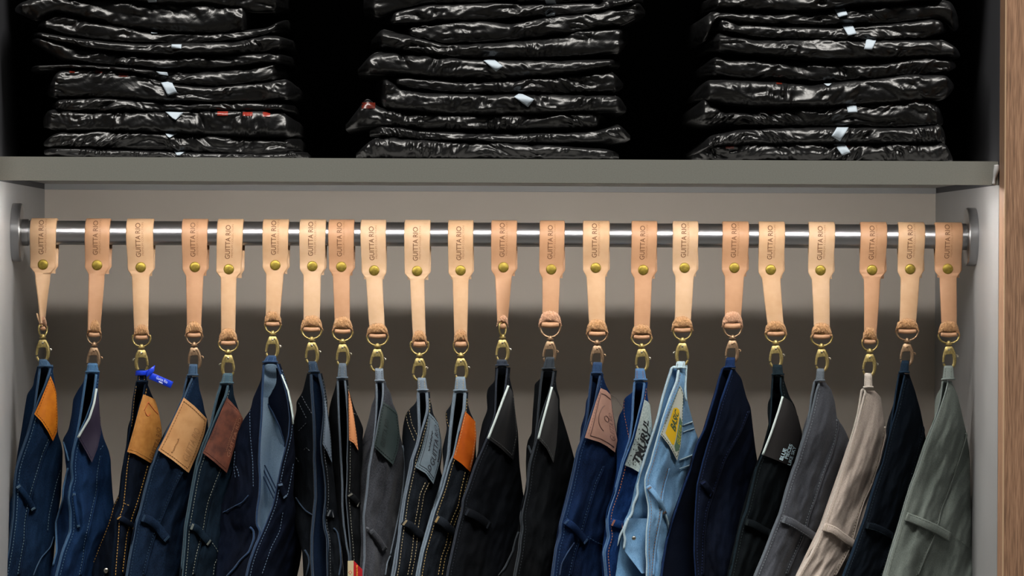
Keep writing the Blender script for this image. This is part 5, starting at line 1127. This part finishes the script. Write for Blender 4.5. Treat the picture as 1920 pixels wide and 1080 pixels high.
# 3 ---------------------------------------------------------------- blue tag, ochre patch
t, J, m = build(3, 'very dark jeans with yellow stitching and a bright blue tag at the clip', 'jeans', (10, 18, 30), (22, 36, 56), (26, 38, 54), ((8, 16, 28), (18, 34, 54)), (206, 158, 84), dict(
 loop=lp_(170, 455, 530, 175, 448, 545, 285),
 EL=pts(170, [(445, 292), (415, 440), (395, 640), (370, 800), (345, 950), (322, 1060)], [(318, 20), (300, 230), (280, 420), (245, 500), (232, 700), (214, 900), (203, 1070)]),
 ER=pts(170, [(525, 292), (510, 400), (470, 520), (410, 780), (355, 950), (335, 1060)], [(330, 20), (310, 230), (292, 420), (255, 500), (245, 700), (228, 900), (216, 1070)]),
 SL=pts(170, [(438, 292), (405, 480), (388, 640), (358, 720), (343, 900), (313, 1060)], [(290, 100), (270, 300), (218, 400), (188, 520), (138, 640), (60, 850), (0, 1000), (-20, 1080)]),
 SR=pts(170, [(540, 288), (600, 440), (632, 480), (672, 650), (690, 760), (684, 900), (660, 1000), (650, 1080)], [(645, 100), (650, 300), (650, 600), (650, 1080)]),
 seam=pts(170, [], [(550, 20), (500, 200), (450, 370), (400, 510), (385, 570), (350, 680), (330, 850), (305, 1070)]),
 stl=[(-1, B_(170, (268, 320), (215, 430), (180, 570), (120, 720), (30, 920), (5, 1020))), (-1, T_(170, (440, 330), (420, 440), (404, 640), (392, 740))), (1, B_(170, (325, 380), (350, 392), (382, 405)))],
 belt=[(B_(170, (262, 510), (330, 545), (430, 615)), 11)], stw=0.75, hw=1.6))
m_ochre = mat('ochre_leather', (196, 136, 66), 0.55, color2=(176, 116, 50), nscale=110)
o, sf = patch(J, t, (T_(170, (508, 408), (470, 530), (410, 760), (352, 962)), T_(170, (352, 962), (430, 985), (510, 1030), (590, 1078)), T_(170, (617, 455), (642, 520), (672, 660), (688, 780), (672, 900), (590, 1078)), T_(170, (508, 408), (560, 428), (617, 455))),
      m_ochre, 0.0028, thread('ochre', (214, 164, 92)), stitch_edges='AB')
ptext(o, sf, 'GUITTA RIO', mat('ochre_stamp', (128, 80, 34), 0.7), 0.97, 0.93, 0.45, 0.17)
q = sf(np.array([0.25, 0.62, 0.35, 0.5, 0.8, 0.25]), np.array([0.22, 0.13, 0.32, 0.11, 0.25, 0.3]), 0.0006)
mred = mat('red_mark', (196, 92, 50), 0.6)
mb = MB(); mb.add(*tube(sf(np.linspace(0.42, 0.95, 8), np.linspace(0.10, 0.24, 8), 0.0004), 0.7 * PX, 4)); mb.add(*tube(sf(0.3 + 0.25 * np.linspace(0, 1, 9), 0.27 + 0.06 * np.sin(np.linspace(0, 3.1, 9)), 0.0004), 0.7 * PX, 4)); mb.add(*tube(sf(np.linspace(0.42, 0.25, 8), np.linspace(0.10, 0.26, 8), 0.0004), 0.6 * PX, 4))
obj('red_emblem', *mb.get(), mred, o)
# button
bc = J.pos(-1, np.array([199.0]), np.array([1070.0]), 0.004)[0]
V, Fc = lathe([(4.5 * PX, 0.002), (5.2 * PX, 0), (4.6 * PX, -0.0016), (2 * PX, -0.002)], 16, 'y'); obj('button', V + bc, Fc, m_nickel, t)
# blue tag
m_blue = mat('blue_tape', (18, 60, 214), 0.35)
tg = thing('security_tag', un(268, 698, -0.012), 'bright blue plastic tag with white lettering tied below a brass clip', 'tag')
Q = un(np.array([254, 258, 266, 274, 281]), np.array([700.5, 699, 699.5, 699, 696]), np.array([-0.004, -0.013, -0.0165, -0.016, -0.014]))
obj('tag_loop', *ribbon(Q, (0.06, 0, 1.0), 4.6 * PX, (0, -1, 0), 0.0012), m_blue, tg)
Q = un(np.array([275, 281, 288, 290]), np.array([702, 697, 692, 690]), np.array([-0.016, -0.019, -0.018, -0.016])); obj('tag_knot', *ribbon(Q, (0.1, 0.2, 1.0), np.array([5.5, 6.5, 6, 5.5]) * PX, (0, -1, 0.1), 0.0022), m_blue, tg)
A_, B2 = np.array([281.0, 704.0]), np.array([322.5, 722.0])
f = np.linspace(0, 1, 12); Q = un(A_[0] + (B2[0] - A_[0]) * f, A_[1] + (B2[1] - A_[1]) * f, -0.0185 - 0.002 * np.sin(f * 3))
dv = np.array([0.39, 0, 0.92]); fl_ = obj('tag_flag', *ribbon(Q, dv, 6.6 * PX, (0, -1, 0), 0.0010), m_blue, tg)
for s_, L_, h_, x0, o_ in (('Guitta Rio', 23.0, 5.6, 12.5, 1.6),):
    tv, tf = text_mesh(s_, 0.0, 0.01); e1 = np.array([0.917, 0.398]); e2 = np.array([0.398, -0.917]); ty = tv[:, 1] / tv[:, 1].max()
    xy = A_ + np.outer(x0 + tv[:, 0] * L_, e1) + np.outer((ty - 0.5) * h_ + o_, e2); obj('tag_lettering', un(xy[:, 0], xy[:, 1], np.full(len(xy), -0.0222)), tf, mat('white_ink', (225, 235, 250), 0.6), fl_, smooth=False)
k_ = np.linspace(0, 1, 25); xy = A_ + np.outer(20 + k_ * 8, [0.917, 0.398]) + np.outer(-4.2 + 1.2 * np.sin(k_ * 25), [0.398, -0.917]); obj('small_print', *tube(un(xy[:, 0], xy[:, 1], np.full(25, -0.0222)), 0.5 * PX, 4), mat('white_ink', (225, 235, 250), 0.6), fl_)
# 2 ---------------------------------------------------------------- purple-black patch
t, J, m = build(2, 'mid blue jeans with dark purple patch edged in white, second from left', 'jeans', (20, 44, 78), (36, 66, 104), (72, 112, 150), ((10, 20, 36), (18, 32, 52)), (96, 130, 160), dict(
 loop=lp_(0, 845, 942, 115, 832, 950, 190),
 EL=pts(0, [(835, 200), (815, 330), (795, 480), (765, 680), (740, 800), (705, 960)], [(690, 20), (703, 150), (675, 220), (660, 340), (683, 450), (683, 650), (600, 850), (545, 1070)]),
 ER=pts(0, [(928, 205), (915, 330), (890, 480), (830, 650), (758, 800), (716, 960)], [(700, 20), (712, 150), (686, 220), (670, 340), (692, 450), (690, 650), (612, 850), (556, 1070)]),
 SL=pts(0, [(825, 205), (800, 300), (760, 350), (705, 450), (690, 600), (660, 750), (600, 850), (620, 960)], [(640, 60), (600, 250), (598, 350), (530, 570), (540, 850), (500, 980), (480, 1080)]),
 SR=pts(0, [(950, 200), (940, 330), (955, 480), (970, 700), (1000, 830), (1050, 950), (1070, 1040)], [(1070, 10), (1078, 150), (1090, 300), (1102, 400), (1110, 700), (1110, 1080)]),
 seam=pts(0, [(965, 1000)], [(935, 100), (930, 250), (890, 420), (850, 600), (812, 760), (800, 900), (762, 1080)]),
 stl=[(1, T_(0, (965, 940), (1010, 885)))],
 belt=[(B_(0, (715, 270), (725, 400), (745, 520), (760, 620)), 6)],
 hems=[(-1, B_(0, (655, 40), (605, 250), (600, 350), (532, 570), (542, 850), (512, 980)), 2.0), (-1, T_(0, (612, 870), (640, 960), (662, 1050)), 1.8)], hw=2.4))
patch(J, t, (T_(0, (930, 355), (905, 500), (860, 640), (752, 825)), T_(0, (752, 825), (830, 960), (885, 1065)), T_(0, (965, 620), (975, 780), (940, 930), (885, 1065)), T_(0, (930, 355), (950, 480), (965, 620))),
      mat('purple_black_leather', (42, 34, 56), 0.55), 0.003, thread('purple_grey', (70, 66, 90)), m_white, 'BC')
# 1 ---------------------------------------------------------------- orange patch, leftmost
t, J, m = build(1, 'dark blue jeans with plain orange leather patch, leftmost on the rod', 'jeans', (16, 34, 58), (36, 62, 92), (62, 92, 122), ((10, 18, 30), (20, 32, 48)), (120, 150, 170), dict(
 loop=lp_(0, 375, 455, 78, 378, 500, 135),
 EL=pts(0, [(385, 145), (365, 300), (345, 450), (330, 600), (270, 800), (190, 1020)], [(160, 40), (145, 180), (138, 300), (122, 520), (88, 800), (33, 1070)]),
 ER=pts(0, [(488, 140), (475, 200), (430, 340), (380, 450), (335, 590), (278, 800), (200, 1020)], [(170, 40), (152, 180), (148, 300), (136, 520), (100, 800), (50, 1070)]),
 SL=pts(0, [(360, 140), (330, 250), (320, 330), (262, 400), (235, 560), (205, 760), (170, 960)], [(140, 100), (120, 300), (60, 450), (20, 600), (-20, 800), (-30, 1080)]),
 SR=pts(0, [(500, 135), (520, 240), (545, 400), (555, 700), (562, 800), (590, 870), (606, 960), (604, 1070)], [(602, 60), (590, 300), (545, 600), (520, 900), (500, 1080)]),
 seam=pts(0, [(470, 840), (420, 950), (380, 1070)], [(370, 30), (320, 190), (285, 310), (252, 470), (235, 580), (230, 740), (200, 900), (170, 1070)]),
 belt=[(B_(0, (165, 200), (225, 275), (285, 360), (330, 450)), 10.5, 1)],
 stl=[(1, B_(0, (585, 60), (545, 180), (510, 330), (475, 480), (460, 640)))],
 hems=[(1, B_(0, (520, 700), (490, 800), (400, 900), (350, 1000), (320, 1080)), 1.2)], hw=2.4))
patch(J, t, (T_(0, (487, 232), (440, 350), (385, 480), (330, 598)), T_(0, (330, 598), (400, 670), (465, 770), (510, 860)), T_(0, (545, 400), (557, 640), (550, 770), (510, 860)), T_(0, (487, 232), (520, 310), (545, 400))),
      mat('orange_leather', (214, 128, 30), 0.42, color2=(196, 108, 22), nscale=90), 0.003, thread('dark_orange', (150, 84, 24)))
